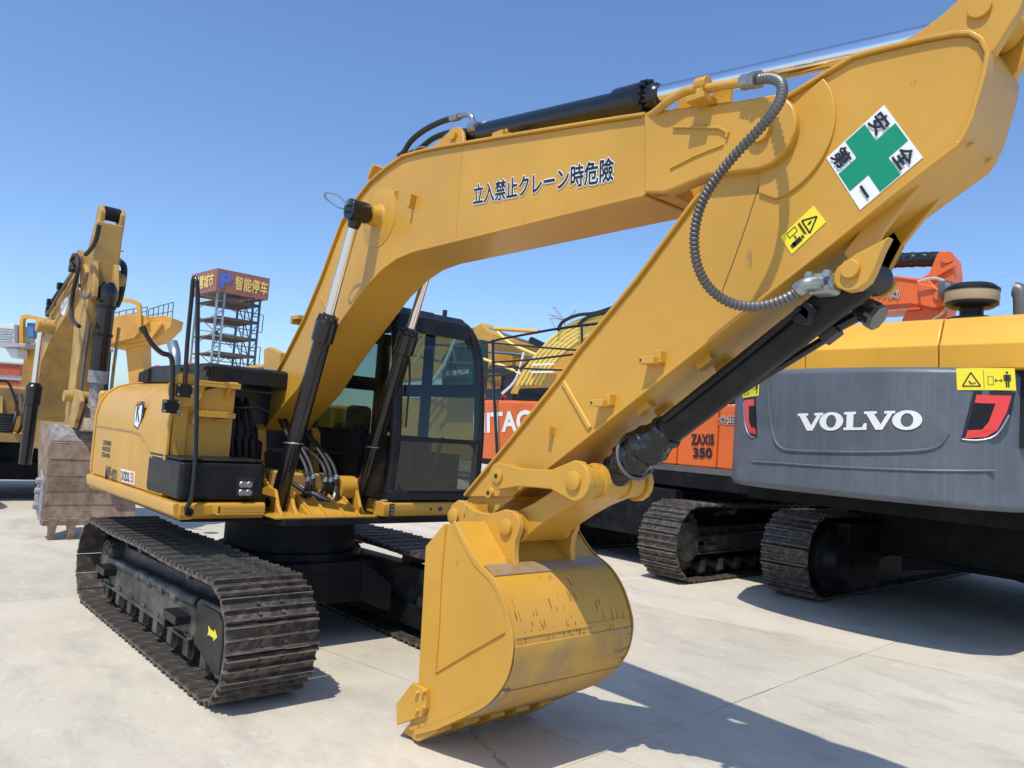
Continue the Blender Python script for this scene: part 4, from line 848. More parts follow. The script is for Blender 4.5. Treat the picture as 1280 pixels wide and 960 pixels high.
# hinge ears of the bucket
earp = [(2.567,1.245),(2.556,1.298),(2.574,1.349),(2.633,1.385),(2.691,1.381),(2.748,1.355),(2.827,1.338),(2.931,1.338),(3.001,1.358),(3.061,1.379),(3.128,1.378),(3.172,1.359),(3.196,1.322),(3.195,1.278),(3.170,1.221),(3.167,1.159),(3.176,1.107),(3.189,1.071),(3.109,1.053),(2.878,1.113),(2.681,1.185)]
for s in (-1, 1):
    b = MB(); b.prism(earp, s*.205, s*.245); he = b.build('hinge_ear', 'bucket_yellow', BUCKET, bevel=.007)
    for (x, z, r) in ((BPX,BPZ,.047),(B2X,B2Z,.047)):
        b = MB(); b.lathe((x, s*.243, z),(0,s,0),[(0,r),(.02,r),(.024,r-.006)],26); b.build('pin_head', 'bucket_yellow', he)
b = MB(); b.cyl((B2X,-.2,B2Z),(B2X,.2,B2Z),.05,18); b.build('hinge_pin', 'bucket_yellow', BUCKET)
b = MB(); b.cyl((BPX,-.2,BPZ),(BPX,.2,BPZ),.05,18); b.build('hinge_pin', 'bucket_yellow', BUCKET)
# ------------------------------------------------------------------ cab
y0, y1 = .36, 1.335
fx = [(.93,1.21),(.945,1.5),(.95,1.75),(.92,2.1),(.87,2.48),(.80,2.70),(.68,2.79)]
b = MB(); b.box(.10,.955,y0-.02,y1+.02,1.045,1.062); b.build('cab_floor', 'dark', X)
b = MB(); b.prism([(.80,1.062),(.95,1.062),(.965,1.09),(.965,1.165),(.95,1.178),(.80,1.178)], .31, 1.245); cr = b.build('cab_rail', 'yellow', X, bevel=.008)
for yy, r_ in ((.78,.011),(.88,.020)):
    b = MB(); b.lathe((.964,yy,1.12),(1,0,0),[(0,r_),(.004,r_)],14); b.build('rail_hole', 'ink', cr)
b = MB(); b.box(.965,.969,.365,.41,1.07,1.17); gq = b.build('rail_grille', 'ink', cr)
for k in range(3): 
    b = MB(); b.box(.969,.972,.375,.405,1.08+k*.03,1.098+k*.03); b.build('grille_slot', 'guard', gq)
b = MB(); b.prism([(.80,1.19),(.945,1.19),(.955,1.28),(.80,1.28)], y0, y1-.03); b.box(-.75,.8,y0,y1-.04,1.18,1.26); CAB = b.build('cab_body', 'satin', X, bevel=.02)
def post(path, w, d, name='cab_pillar', r=.012):
    q = MB()
    for a, c in zip(path, path[1:]): q.bar(a, c, w, d, up=(0,1,0))
    return q.build(name, 'satin', CAB, bevel=r)
for yy, inn in ((y0+.035,0),(y1-.05,-.0)):
    pa = [(x-.03, yy - (.11*max(0,(z-2.35)/.4)**2 if yy > 1 else 0), z) for x, z in fx]
    q = MB(); q.tube(smooth_path(pa, 4), .048, 10); q.build('cab_pillar', 'satin', CAB)
q = MB(); q.prism([(-.80,2.76),(.62,2.76),(.74,2.72),(.82,2.745),(.72,2.825),(.58,2.85),(-.70,2.86),(-.80,2.83)], y0-.0, y1-.16); rf = q.build('cab_roof', 'satin', CAB, bevel=.03)
q = MB(); q.box(-.4,.45,y0+.10,y1-.30,2.85,2.885); q.build('roof_hatch', 'satin', rf, bevel=.015)
q = MB(); q.cyl((.45,y1-.19,2.84),(.45,y1-.19,2.93),.022,10); q.build('roof_antenna', 'rubber', rf)
q = MB(); q.box(.925,.965,y0+.03,y1-.06,1.685,1.725); q.build('windscreen_sash', 'satin', CAB, bevel=.008)
q = MB(); q.box(.90,.96,y0+.02,y1-.04,1.19,1.265); q.build('windscreen_sill', 'satin', CAB, bevel=.015)
q = MB(); q.prism([(.78,2.66),(.845,2.61),(.82,2.76),(.72,2.80)], y0+.03, y1-.17); q.build('windscreen_header', 'satin', CAB, bevel=.01)
# corner fillets that round the glass openings
for (yy, zz_, sy, sz, xx) in ((y1-.10,1.265,-1,1,.943),(y0+.08,1.265,1,1,.943),(y1-.17,2.63,-1,-1,.835),(y1-.10,1.685,-1,-1,.95)):
    k_ = .10; n_p = [(yy,zz_),(yy+sy*k_,zz_)] + [(yy+sy*k_*(1-math.sin(a)), zz_+sz*k_*(1-math.cos(a))) for a in [math.pi/2*i/6 for i in range(1,6)]] + [(yy,zz_+sz*k_)]
    q = MB(); q.prism(n_p, xx-.012, xx+.006, 'x'); q.build('glass_corner', 'satin', CAB)
q = MB(); q.add([(.948,y0+.05,1.26),(.948,y1-.07,1.26),(.955,y1-.07,1.69),(.955,y0+.05,1.69)],[(0,1,2,3)]); q.build('lower_window', 'dark_glass', CAB, smooth=False)
q = MB(); up = [(.95,1.72),(.92,2.1),(.87,2.48),(.80,2.68)]
q.add([(x, yv, z) for x, z in up for yv in (y0+.05, y1-.07)], [(0,1,3,2),(2,3,5,4),(4,5,7,6)]); q.build('upper_window', 'glass', CAB)
# right side wall and window, left door, rear
q = MB(); q.box(-.78,.86,y0,y0+.03,1.25,1.72); q.build('cab_side', 'satin', CAB)
q = MB(); q.add([(-.74,y0+.01,1.72),(.90,y0+.01,1.72),(.78,y0+.01,2.76),(-.74,y0+.01,2.76)],[(0,1,2,3)]); q.build('side_window', 'glass', CAB, smooth=False)
xd = (0.069,1.300,2.483)[0]; zd = (0.190,1.300,2.172)[2]
q = MB(); q.box(-.78,.62,y1-.05,y1-.02,1.25,1.58); q.box(xd-.07,xd+.07,y1-.08,y1-.05,1.5,2.76); q.box(-.78,.80,y1-.075,y1-.045,zd-.06,zd+.06); q.build('door', 'satin', CAB)  # solid lower panel lengthened to darken the view through the lower windscreen
q = MB(); q.add([(-.74,y1-.03,1.72),(.90,y1-.03,1.3),(.78,y1-.09,2.76),(-.74,y1-.09,2.76)],[(0,1,2,3)]); q.build('door_window', 'glass', CAB, smooth=False)
q = MB(); 
yq = (-0.770,1.895,2.574)[1]; zq = (-0.770,1.994,2.230)[2]
for yy, ww in ((y0+.02,.02), (yq,.075), (y1-.03,.03)): q.box(-.80,-.74,min(yy,y1-.1)-ww*.5,min(yy,y1-.03)+ww*.5,1.25,2.78)
q.box(-.80,-.75,y0,y1-.04,2.66,2.78); q.box(-.80,-.75,y0,y1-.04,zq-.07,zq+.07); q.box(-.80,-.75,y0,y1-.04,1.2,1.35); q.build('rear_frame', 'satin', CAB, bevel=.015)
q = MB(); q.add([(-.775,y0,1.4),(-.775,y1-.05,1.4),(-.775,y1-.05,2.7),(-.775,y0,2.7)],[(0,1,2,3)]); rw = q.build('rear_window', 'glass', CAB, smooth=False)
q = MB(); q.box(-.35,.12,y0+.22,y1-.27,1.48,1.60); q.box(-.42,-.30,y0+.30,y1-.42,1.55,1.98); q.build('seat', 'seat', CAB, bevel=.05)
for yy in (y0+.14, y1-.20): 
    q = MB(); q.box(-.2,.35,yy-.05,yy+.05,1.55,1.72); q.tube([(.28,yy,1.7),(.31,yy,1.88)], .022, 8); q.build('control_lever', 'seat', CAB, bevel=.02)
q = MB(); q.tube(smooth_path([(.55,y1-.35,1.27),(.62,y1-.30,1.5),(.50,y1-.14,1.72)],4), .018, 8); q.tube([(.6,y0+.4,1.27),(.62,y0+.4,1.62)], .02, 8); q.build('pedal_lever', 'zinc', CAB)
q = MB(); q.box(.55,.80,y0+.07,y0+.16,1.75,1.95); q.build('monitor', 'seat', CAB, bevel=.01)
q = MB(); q.tube([(.965,y0+.10,1.80),(.94,y0+.12,2.20),(.90,y0+.11,2.5)], .009, 6); q.build('wiper', 'rubber', CAB)
# dark panel between the cab and the boom
b = MB(); b.box(-.6,.50,.305,.35,1.05,1.75); b.build('valve_cover', 'satin', X)

# ================================================================== orange excavator behind
H = thing('excavator', 'orange excavator with white lettering, parked sideways behind the yellow arm', 'excavator', (-1.35, 7.6, 0))
FH_ = Matrix.Translation((-1.35, 7.6, 0)) @ Matrix.Rotation(math.pi/2, 4, 'Z')
SH2 = shoe_mesh('track_shoe', .62, .216, 'track')
for yc in (-1.33, 1.33): make_track(H, FH_, yc, 3.75, .50, .527, .62, 50, 'track2', SH2); track_frame(H, FH_, yc, 3.75, .50, .527)
chassis(H, FH_, 1.0, .527, .50, 1.22, 1.3, .75)
b = MB(FH_); b.box(-1.6,1.8,-1.02,1.02,.45,1.18); b.build('belly_shade_block', 'dark', H, bevel=.02)  # added dark box standing in for the deep shade under the deck
TH = Matrix.Translation((-1.35, 7.6, 0))
pl_ = [(-3.95,-.9),(-3.85,-1.2),(-3.7,-1.40),(-3.45,-1.5),(2.5,-1.5),(2.5,1.5),(-3.45,1.5),(-3.7,1.42),(-3.85,1.2),(-3.95,.9),(-4.0,0)]
b = MB(TH); b.prism(pl_, 1.22, 1.44, 'z'); b.build('deck', 'dark', H, bevel=.02)
b = MB(TH); b.prism([(x*1.0, y*1.004) for x, y in pl_], 1.44, 1.53, 'z'); b.build('side_sill', 'guard', H, bevel=.01)
b = MB(TH); b.prism([(x,y*1.006) for x,y in pl_[:4] + [(-1.35,-1.5),(-1.35,1.5)] + pl_[6:]], 1.28, 2.42, 'z'); OB = b.build('counterweight', 'orange', H, bevel=.07)
for x0, x1 in ((-1.335,.912),(.926,1.58),(1.594,2.5)):
    b = MB(TH); b.box(x0, x1, -1.50, -.5, 1.53, 2.42); dr = b.build('side_door', 'orange', H, bevel=.03)
b = MB(TH); b.box(-1.3,2.45,-1.4,1.4,1.55,2.2); b.build('machine_bay', 'ink', H)
b = MB(TH); b.strip([(-3.0,1.80),(-1.36,1.80)], .010, -1.508, -1.49); b.build('counterweight_seam', 'ink', OB)
b = MB(TH); b.prism([(-2.95,2.36),(-2.80,2.66),(-.6,2.70),(-.6,2.36)], -1.3, .4); b.build('hood_cover', 'satin', H, bevel=.03)
for x in (-3.1,-1.7):
    b = MB(TH); b.lathe((x,-1.42,2.46),(0,1,0),[(0,.06),(.05,.06)],16); b.box(x-.03,x+.03,-1.42,-1.38,2.38,2.46); lf = b.build('lifting_eye', 'iron_red', H)
    b = MB(TH); b.lathe((x,-1.424,2.46),(0,1,0),[(0,.026),(.006,.026)],12); b.build('eye_hole', 'ink', lf)
o_ = Vector((-5.117,6.090,1.770)); u_ = Vector((-3.009,6.090,1.921)) - o_; v_ = Vector((-5.162,6.090,2.150)) - o_
lettering('HITACHI', o_, u_, v_, 'white', OB, .035, .008)
o_ = Vector((-0.181,6.090,1.836)); u_ = Vector((0.202,6.090,1.852)) - o_; v_ = Vector((-0.191,6.090,1.990)) - o_
DR = [o for o in H.children if o.name.startswith('side_door')]; lettering('ZAXIS', o_, u_, v_, 'ink', DR[1], .035, .006)
o_ = Vector((-0.135,6.090,1.657)); u_ = Vector((0.181,6.090,1.674)) - o_; v_ = Vector((-0.144,6.090,1.799)) - o_
lettering('350', o_, u_, v_, 'ink', DR[1], .04, .006)
o_ = Vector((0.262,6.090,2.127)); u_ = Vector((1.282,6.090,2.155)) - o_; v_ = Vector((0.254,6.090,2.260)) - o_
outlined('大正リメイク(株)', o_, u_, v_, dr, .02, .045)
def rail(pts_, r=.018, name='handrail', par=H): 
    q = MB(); q.tube(pts_, r, 8); return q.build(name, 'black', par)
rail([(-4.792,5.900,3.449),(-4.318,5.900,3.518),(-2.979,5.900,3.620),(-2.331,5.900,3.650),(-1.565,5.900,3.667)], .022)
rail([(-4.748,5.900,3.478),(-3.550,5.900,3.356),(-2.313,5.900,3.242)], .016)
rail([(-4.498,5.900,3.096),(-3.526,5.900,3.116),(-2.291,5.900,3.189)], .018)
rail([(-4.514,5.900,3.038),(-3.510,5.900,2.961),(-2.537,5.900,2.918)], .016)
rail([(-4.521,5.900,3.513),(-4.408,5.900,2.698),(-4.244,5.900,1.828),(-4.077,5.900,0.911)], .028)
rail([(-2.296,5.900,3.648),(-2.240,5.900,3.213)], .02)
# boom, arm, cylinder
HBp = [(-0.196,3.988),(0.191,4.509),(1.079,4.562),(1.640,4.429),(2.056,4.328),(2.285,4.293),(2.411,4.148),(2.396,3.974),(2.298,3.893),(2.090,3.954),(1.569,3.959),(1.128,3.957),(0.550,3.875),(0.170,3.583),(-0.335,2.632),(-0.923,2.557)]
b = MB(); b.prism(HBp, 7.75, 8.2); hb = b.build('boom', 'orange', H, bevel=.02)
b = MB(); b.strip([(1.227,3.902),(1.680,3.898),(2.209,3.896)], -.02, 7.73, 8.22); b.strip([(1.202,4.486),(1.750,4.368),(2.156,4.269)], .02, 7.73, 8.22); b.build('boom_plate', 'orange', hb)
b = MB(); b.prism([(2.185,4.229),(2.389,4.165),(2.530,4.044),(2.516,3.896),(2.399,3.862),(2.236,3.918),(2.212,4.051)], 7.68, 7.76); b.lathe((2.467,7.680,4.022),(0,-1,0),[(0,.07),(.03,.07)],18); b.build('boom_nose', 'orange', hb, bevel=.02)
ha_ = [(2.118,4.290),(2.280,4.373),(2.373,4.627),(2.432,4.669),(2.502,4.644),(2.575,4.536),(2.600,4.327),(2.597,4.100),(2.535,3.900),(2.504,3.632),(2.434,3.311),(1.833,3.331),(1.957,3.776),(2.047,3.927)]
b = MB(); b.prism(ha_, 7.80, 8.14); har = b.build('arm', 'orange', H, bevel=.025)
b = MB(); b.lathe((2.520,7.790,4.553),(0,-1,0),[(0,.08),(.03,.08)],18); b.bar((2.333,7.780,4.302),(2.614,7.780,4.454),.06,.05,up=(0,1,0)); b.build('pin_head', 'orange', har)
q0 = [Vector((1.099,7.950,4.634)), Vector((1.786,7.950,4.634)), Vector((2.375,7.950,4.583))]
pw = resample(smooth_path(q0, 8), .03)
b = MB(); b.tube(pw, .10, 12, rfun=lambda i: .10 + .012*random.random()); b.build('arm_cylinder', 'film', H)
b = MB(); 
for k in range(3): b.tube(smooth_path([(2.230,7.600,4.224),(2.429,7.600,4.247),(2.568,7.600,4.179),(2.628,7.600,4.078)],5), .02, 6); 
b.build('wrapped_hose', 'white', H)
b = MB(); b.lathe((2.619,7.600,4.079),(1,0,.3),[(-.1,.13),(0,.14),(.05,.10)],12); b.build('hose_bundle', 'guard', H)
b = MB(); b.tube(smooth_path([(2.596,7.600,3.891),(2.542,7.600,3.769),(2.427,7.600,3.692),(2.371,7.600,3.610)],5), .018, 6); b.build('hydraulic_hose', 'beige', H)
o_ = Vector((1.247,7.730,4.092)); u_ = Vector((1.938,7.730,4.044)) - o_; v_ = Vector((1.241,7.730,4.221)) - o_
outlined('大正リメイク(株)', o_, u_, v_, hb, .02, .05)
# ================================================================== grey and yellow excavator at the right
V = thing('excavator', 'excavator with grey counterweight and yellow hood at the right edge', 'excavator', (3.05, 8.9, 0))
FV = Matrix.Translation((3.05, 8.9, 0)) @ Matrix.Rotation(math.pi/2, 4, 'Z')
for yc in (-1.63, 1.63): make_track(V, FV, yc, 5.0, .515, .542, .62, 61, 'track2', SH2); track_frame(V, FV, yc, 5.0, .515, .542)
chassis(V, FV, 1.0, .542, .515, 1.25, 1.3, .75)
b = MB(FV); b.box(-1.5,2.2,-1.2,1.2,.58,1.2); b.box(-1.6,2.4,1.2,1.5,.52,1.18); b.build('belly_shade_block', 'dark', V, bevel=.02)  # added dark boxes that keep the space under the deck black
b = MB(FV); b.lathe((-2.5,1.60,.542),(0,-1,0),[(0,.40),(.33,.40),(.37,.30),(.5,.24)],28); b.box(-2.4,-1.5,1.1,1.60,.16,.99); b.build('travel_motor', 'dark', V, bevel=.01)
def yrear(x): return 4.32 + .105*(x-2.75)**2 + .045*(x-2.75)**4
plan = [(x/10, yrear(x/10)) for x in range(14, 42, 2)]
plan = [(1.22,5.6),(1.23,5.15),(1.28,4.88)] + plan + [(4.18,4.84),(4.24,5.0),(4.26,5.6)]
b = MB(); b.prism(plan, 1.42, 2.70, 'z'); CW = b.build('counterweight', 'vgrey', V, bevel=.07)
b = MB(); b.box(1.30,4.2,5.2,11.4,1.25,1.45); b.build('deck', 'dark', V)
hp_ = [(4.72,2.70),(4.70,2.94),(4.73,2.965),(4.82,3.20),(4.95,3.23),(6.8,3.27),(6.8,2.70)]
for x0, x1 in ((1.72,2.19),(2.20,3.53),(3.54,4.3)):
    b = MB(); b.prism(hp_, x0, x1, 'x'); b.build('engine_hood', 'vyellow', V, bevel=.018)
b = MB(); b.box(1.75,4.28,4.85,6.7,2.0,3.15); b.build('engine_bay', 'ink', V)
b = MB(); b.box(1.64,1.70,4.85,5.0,2.70,2.84); b.build('hood_post', 'satin', V)
b = MB(); b.box(1.28,2.6,6.8,9.0,1.45,2.5); b.box(2.9,4.2,6.8,9.6,1.45,2.4); b.build('side_housing', 'vyellow', V, bevel=.04)
b = MB(); b.box(1.30,2.3,9.0,10.8,1.45,3.1); b.build('cab_body', 'satin', V, bevel=.08)
for q_ in ([(1.29,9.2,2.1),(1.29,10.6,2.1),(1.29,10.5,3.0),(1.29,9.2,3.0)], [(1.4,10.81,1.7),(2.2,10.81,1.7),(2.2,10.81,3.0),(1.4,10.81,3.0)]): quad(q_, 'ink', V, 'cab_window', .004)
bl = [(9.2,1.7),(9.4,2.1),(11.0,2.9),(13.0,2.9),(15.0,2.0),(15.1,1.8),(13.2,2.3),(11.2,2.2),(10.0,1.6),(9.3,1.4)]
b = MB(); b.prism(bl, 2.5, 2.9, 'x'); b.build('boom', 'vyellow', V, bevel=.03)
b = MB(); b.prism([(14.9,2.2),(15.3,2.1),(15.6,1.0),(15.4,.3),(15.2,.3),(15.1,1.0)], 2.55, 2.85, 'x'); b.build('arm', 'vyellow', V, bevel=.03)
def conform(o, lift):
    off = V.location
    for v in o.data.vertices:
        v.co.y = yrear(v.co.x + off.x) - lift - off.y
def cwpoly(pts_, m, lift, name, par, depth=.03):
    n = len(pts_); q = MB(); q.add([(x, yrear(x)-lift, z) for x, z in pts_] + [(x, yrear(x)-lift+depth, z) for x, z in pts_], [tuple(range(n)), tuple(range(2*n-1,n-1,-1))] + [(i,(i+1)%n,(i+1)%n+n,i+n) for i in range(n)]); return q.build(name, m, par, smooth=False)
def cwline(pts_, r, m='vgrey', name='pressed_crease', par=None):
    P = resample(smooth_path([(x,0,z) for x, z in pts_], 6), .05); q = MB(); q.tube([(p.x, yrear(p.x)-.0, p.z) for p in P], r, 8); return q.build(name, m, par or CW)
o_ = Vector((2.344,4.330,2.046)); u_ = Vector((3.532,4.330,2.112)) - o_; v_ = Vector((2.344,4.330,2.224)) - o_
vl = None
vs_w = [(0,0)]
def slab_word(o, u, v, m, par):
    """VOLVO in wide slab-serif capitals, built letter by letter as flat shapes"""
    b = MB()
    def V_(x, w):
        return [[(x,1),(x+.42*w,1),(x+.42*w,.86),(x+.33*w,.86),(x+.56*w,.30),(x+.62*w,0),(x+.40*w,0),(x+.08*w,.86),(x,.86)], [(x+.56*w,.30),(x+.76*w,.86),(x+.66*w,.86),(x+.66*w,1),(x+w,1),(x+w,.86),(x+.92*w,.86),(x+.62*w,0),(x+.50*w,0)]]
    def L_(x, w):
        return [[(x,1),(x+.52*w,1),(x+.52*w,.86),(x+.42*w,.86),(x+.42*w,.14),(x+.12*w,.14),(x+.12*w,.86),(x,.86)], [(x,0),(x+w,0),(x+w,.36),(x+.88*w,.36),(x+.80*w,.14),(x,.14)]]
    def O_(x, w):
        out = []
        for k in range(28):
            a0, a1 = 2*math.pi*k/28, 2*math.pi*(k+1)/28
            P = lambda a, rx, ry: (x + w/2 + rx*w*math.cos(a), .5 + ry*math.sin(a))
            out.append([P(a0,.5,.52), P(a1,.5,.52), P(a1,.21,.36), P(a0,.21,.36)])
        return out
    W_l = [('V',0,.235),('O',.205,.205),('L',.415,.185),('V',.575,.235),('O',.79,.21)]
    lift = .004
    for ch, x, w in W_l:
        for pg in {'V':V_,'O':O_,'L':L_}[ch](x, w):
            b.add([Vector((o + u*p[0] + v*p[1]).to_tuple()) for p in pg], [tuple(range(len(pg)))])
            for q in b.v[-len(pg):]: q.y = yrear(q.x) - lift
            lift += .00008
    return b.build('lettering', m, par, smooth=False, flat=True)
slab_word(o_, u_, v_, 'white', CW)
def put_sticker(A_, B_, D_):
    st, pic = warning_sticker(A_, B_-A_, D_-A_, CW)
    U_s, V_s = B_-A_, D_-A_; q = MB(); n = 10
    pts = [A_ + U_s*(k/n) for k in range(n+1)]
    q.add([(p.x, yrear(p.x)-.004, p.z) for p in pts] + [((p+V_s).x, yrear((p+V_s).x)-.004, (p+V_s).z) for p in pts], [(k, k+1, k+n+2, k+n+1) for k in range(n)])
    me = st.data; me.clear_geometry(); me.from_pydata([tuple(v - V.location) for v in q.v], [], q.f)
    conform(pic, .009)
cwline([(1.952,2.548),(1.998,2.201),(2.067,1.962),(2.154,1.865),(2.299,1.840),(2.806,1.856),(3.193,1.881),(3.552,1.926),(3.673,1.985),(3.737,2.105)], .016)
cwline([(1.767,1.693),(2.217,1.700),(2.731,1.707),(3.273,1.726),(3.694,1.749),(4.067,1.783)], .013)
for red, blk, rim, hs_p in (
  ([(3.927,2.450),(4.158,2.456),(4.131,2.306),(4.073,2.144),(4.005,2.080),(3.857,2.053),(3.875,2.126),(3.972,2.140),(4.017,2.213),(4.057,2.379),(3.917,2.377)],
   [(3.917,2.373),(4.054,2.375),(4.014,2.209),(3.965,2.136),(3.878,2.129)],
   [(3.831,2.043),(3.923,2.040),(4.024,2.067),(4.085,2.134),(4.144,2.285)],
   [(3.904,2.482),(4.176,2.490),(4.144,2.271),(4.086,2.120),(4.012,2.052),(3.825,2.028)]),
  ([(1.589,2.368),(1.758,2.379),(1.769,2.308),(1.679,2.297),(1.692,2.139),(1.733,2.066),(1.795,2.060),(1.818,1.990),(1.720,2.006),(1.644,2.107)],
   [(1.684,2.297),(1.769,2.308),(1.795,2.060),(1.736,2.066),(1.697,2.145)],
   [(1.580,2.349),(1.624,2.107),(1.711,1.976),(1.820,1.955)],
   [(1.568,2.394),(1.777,2.406),(1.830,1.955),(1.701,1.976),(1.614,2.106)])):
    cwpoly(hs_p, 'ink', .004, 'lamp_housing', CW); lamp = cwpoly(red, 'red', .012, 'tail_lamp', CW); cwpoly(blk, 'satin', .009, 'lamp_inset', lamp); cwline(rim, .010, 'zinc', 'lamp_rim', lamp)
A_ = Vector((3.787,4.720,2.486)); B_ = Vector((4.185,4.720,2.506)); D_ = Vector((3.774,4.720,2.684)); A_.y = yrear(A_.x)-.004; B_.y = yrear(B_.x)-.004; D_.y = A_.y
put_sticker(A_, B_, D_)
A_ = Vector((1.557,4.600,2.394)); B_ = Vector((1.827,4.580,2.414)); D_ = Vector((1.557,4.600,2.576)); A_.y = yrear(A_.x)-.004; B_.y = yrear(B_.x)-.004; D_.y = A_.y
put_sticker(A_, B_, D_)
c = Vector((3.526,5.600,3.299)); b = MB(); b.lathe(c + Vector((0,0,-.12)), (0,0,1), [(0,.24),(.14,.245),(.16,.19)], 32); b.build('filter_base', 'satin', V)
b = MB(); b.lathe(c + Vector((0,0,.04)), (0,0,1), [(0,.11),(.12,.11)], 24); b.build('filter_neck', 'satin', V)
b = MB(); b.lathe(c + Vector((0,0,.14)), (0,0,1), [(0,.20),(.03,.245),(.055,.245)], 36); pc = b.build('pre_cleaner', 'satin', V)
b = MB(); b.lathe(c + Vector((0,0,.19)), (0,0,1), [(0,.235),(.03,.25),(.12,.25)], 36); b.build('cleaner_shell', 'beige', pc)
b = MB(); b.lathe(c + Vector((0,0,.305)), (0,0,1), [(0,.255),(.03,.255),(.075,.20),(.085,.05),(.088,.01)], 36); b.build('cleaner_cap', 'satin', pc)
b = MB(); b.tube(smooth_path([(3.977,5.600,3.246),(3.971,5.600,3.487),(3.949,5.600,3.577),(3.907,5.600,3.598)],5), .075, 18); b.build('exhaust_pipe', 'guard', V)
# ================================================================== dusty yellow excavator behind on the left
LX0 = (-10.6, -.4, 0)
Lm = thing('excavator', 'dusty yellow excavator behind on the left with its rusty bucket curled down', 'excavator', LX0)
FL = Matrix.Translation(LX0)
for yc in (-1.0, 1.0): make_track(Lm, FL, yc, 3.3, .40, .426, .60, 48, 'track2', SH); track_frame(Lm, FL, yc, 3.3, .40, .426)
chassis(Lm, FL, .75, .426, .40, 1.05)
b = MB(FL); b.box(-2.4,.9,-1.35,1.35,1.05,1.17); b.build('deck', 'old_yellow', Lm, bevel=.02)
b = MB(FL); b.prism([(-2.5,-1.35),(-2.9,-.8),(-3.0,0),(-2.9,.8),(-2.5,1.35),(-1.9,1.35),(-1.9,-1.35)], 1.05, 2.0, 'z'); b.build('counterweight', 'old_yellow', Lm, bevel=.06)
b = MB(FL); b.box(-1.88,-.2,-1.33,1.33,1.17,2.05); b.build('engine_hood', 'old_yellow', Lm, bevel=.06)
b = MB(FL); b.box(-.18,.45,-1.33,-.62,1.17,1.98); sb = b.build('storage_box', 'old_yellow', Lm, bevel=.03)
b = MB(FL); b.box(.46,.85,-1.33,-.62,1.17,1.62); tb2 = b.build('tool_box', 'old_yellow', Lm, bevel=.03)
gq = [(-0.851,1.551),(-0.627,1.596),(-0.589,1.200),(-0.814,1.174)]
b = MB(); b.box(-9.75,-9.735,gq[3][0]-.25,gq[1][0],gq[3][1],gq[0][1]); gr = b.build('box_grille', 'ink', tb2)
for k in range(9): 
    b = MB(); z = gq[3][1] + .03 + k*(gq[0][1]-gq[3][1]-.05)/8; b.box(-9.736,-9.72,gq[3][0]-.24,gq[1][0]-.02,z,z+.012); b.build('grille_slat', 'guard', gr)
b = MB(FL); b.box(.6,.95,-1.35,-.60,1.0,1.18); b.build('front_step', 'old_yellow', Lm, bevel=.02)
rr_ = smooth_path([(-9.600,-0.580,1.517),(-9.600,-0.666,1.793),(-9.600,-0.761,2.025),(-9.600,-0.828,2.103),(-9.600,-0.911,2.108),(-9.600,-1.015,2.098),(-9.600,-1.029,1.763)],5)
b = MB(); b.tube(rr_, .022, 8); b.build('handrail', 'black', Lm)
b = MB(FL); b.box(-.9,.85,.42,1.33,1.17,1.9); cb = b.build('cab_body', 'satin', Lm, bevel=.05)
b = MB(FL); 
for x in (-.86,.55): 
    for y in (.46,1.27): b.bar((x,y,1.88),(x+(.0 if x<0 else -.05),y,2.85),.07)
b.build('cab_pillar', 'satin', cb)
b = MB(FL); b.box(-.92,.6,.42,1.33,2.84,2.93); b.build('cab_roof', 'shed_grey', cb, bevel=.03)
b = MB(FL); b.add([(.84,.46,1.88),(.84,1.27,1.88),(.56,1.27,2.84),(.56,.46,2.84)],[(0,1,2,3)]); b.add([(-.8,.44,1.88),(.84,.44,1.88),(.56,.44,2.84),(-.8,.44,2.84)],[(0,1,2,3)]); b.build('cab_window', 'glass', cb, smooth=False)
b = MB(FL); b.box(-.6,.0,.6,1.2,1.7,2.5); b.build('seat', 'seat', cb, bevel=.05)
# boom
lt = [(-8.611,1.011),(-8.434,1.416),(-8.267,1.946),(-8.174,2.601),(-7.933,3.204),(-7.165,3.511),(-6.393,3.748),(-6.076,3.793),(-5.788,3.770)]
lb = [(-5.643,3.640),(-5.733,3.536),(-5.921,3.441),(-6.243,3.307),(-6.404,3.120),(-6.942,2.938),(-7.453,2.728),(-7.809,2.499),(-8.078,2.246),(-8.188,1.920),(-8.245,1.554),(-8.216,1.035)]
b = MB(); b.prism(lt + lb, -.62, -.08); LB = b.build('boom', 'old_yellow', Lm, bevel=.015)
b = MB(); b.strip(lt[4:8], .02, -.64, -.16); b.strip(lb[2:-1], .015, -.64, -.16); b.build('boom_plate', 'old_yellow', LB)
sg = [(-6.962,3.306),(-6.626,3.375),(-6.450,3.323),(-6.646,3.088),(-6.882,3.140)]
b = MB(); b.prism(sg, -.630, -.615); b.build('boom_sticker', 'white', LB)
e_ = Vector((-7.294,-0.780,2.960)); b = MB(); b.cyl((e_.x,-.86,e_.z),(e_.x,-.56,e_.z),.11,18); b.tube([(-7.906,-0.620,3.033),(-7.413,-0.620,2.991)], .12, 12); b.build('boom_boss', 'old_yellow', LB, bevel=.01)
for yy, gx in ((-.78, None), (.0, None)):
    A = Vector((-7.461,-0.780,0.828)); G_ = Vector((-7.484,-0.780,2.085)); E_ = Vector((-7.321,-0.780,2.900)); 
    for P in (A, G_, E_): P.y = yy
    d = (E_-A).normalized(); gl_ = (G_-A).length
    b = MB(); b.lathe(A, d, [(0,.09),(gl_-.35,.09),(gl_-.34,.115),(gl_-.06,.118),(gl_-.03,.09),(gl_,.08)], 20); lc = b.build('boom_cylinder', 'black', Lm)
    b = MB(); b.cyl(A+d*(gl_-.05), E_, .05, 16); b.build('cylinder_rod', 'chrome', lc)
b = MB(FL)
for s in (-1,1): b.prism([(-.6,1.17),(-.45,1.85),(-.2,1.85),(.0,1.4),(.3,1.17)], s*.28, s*.33)
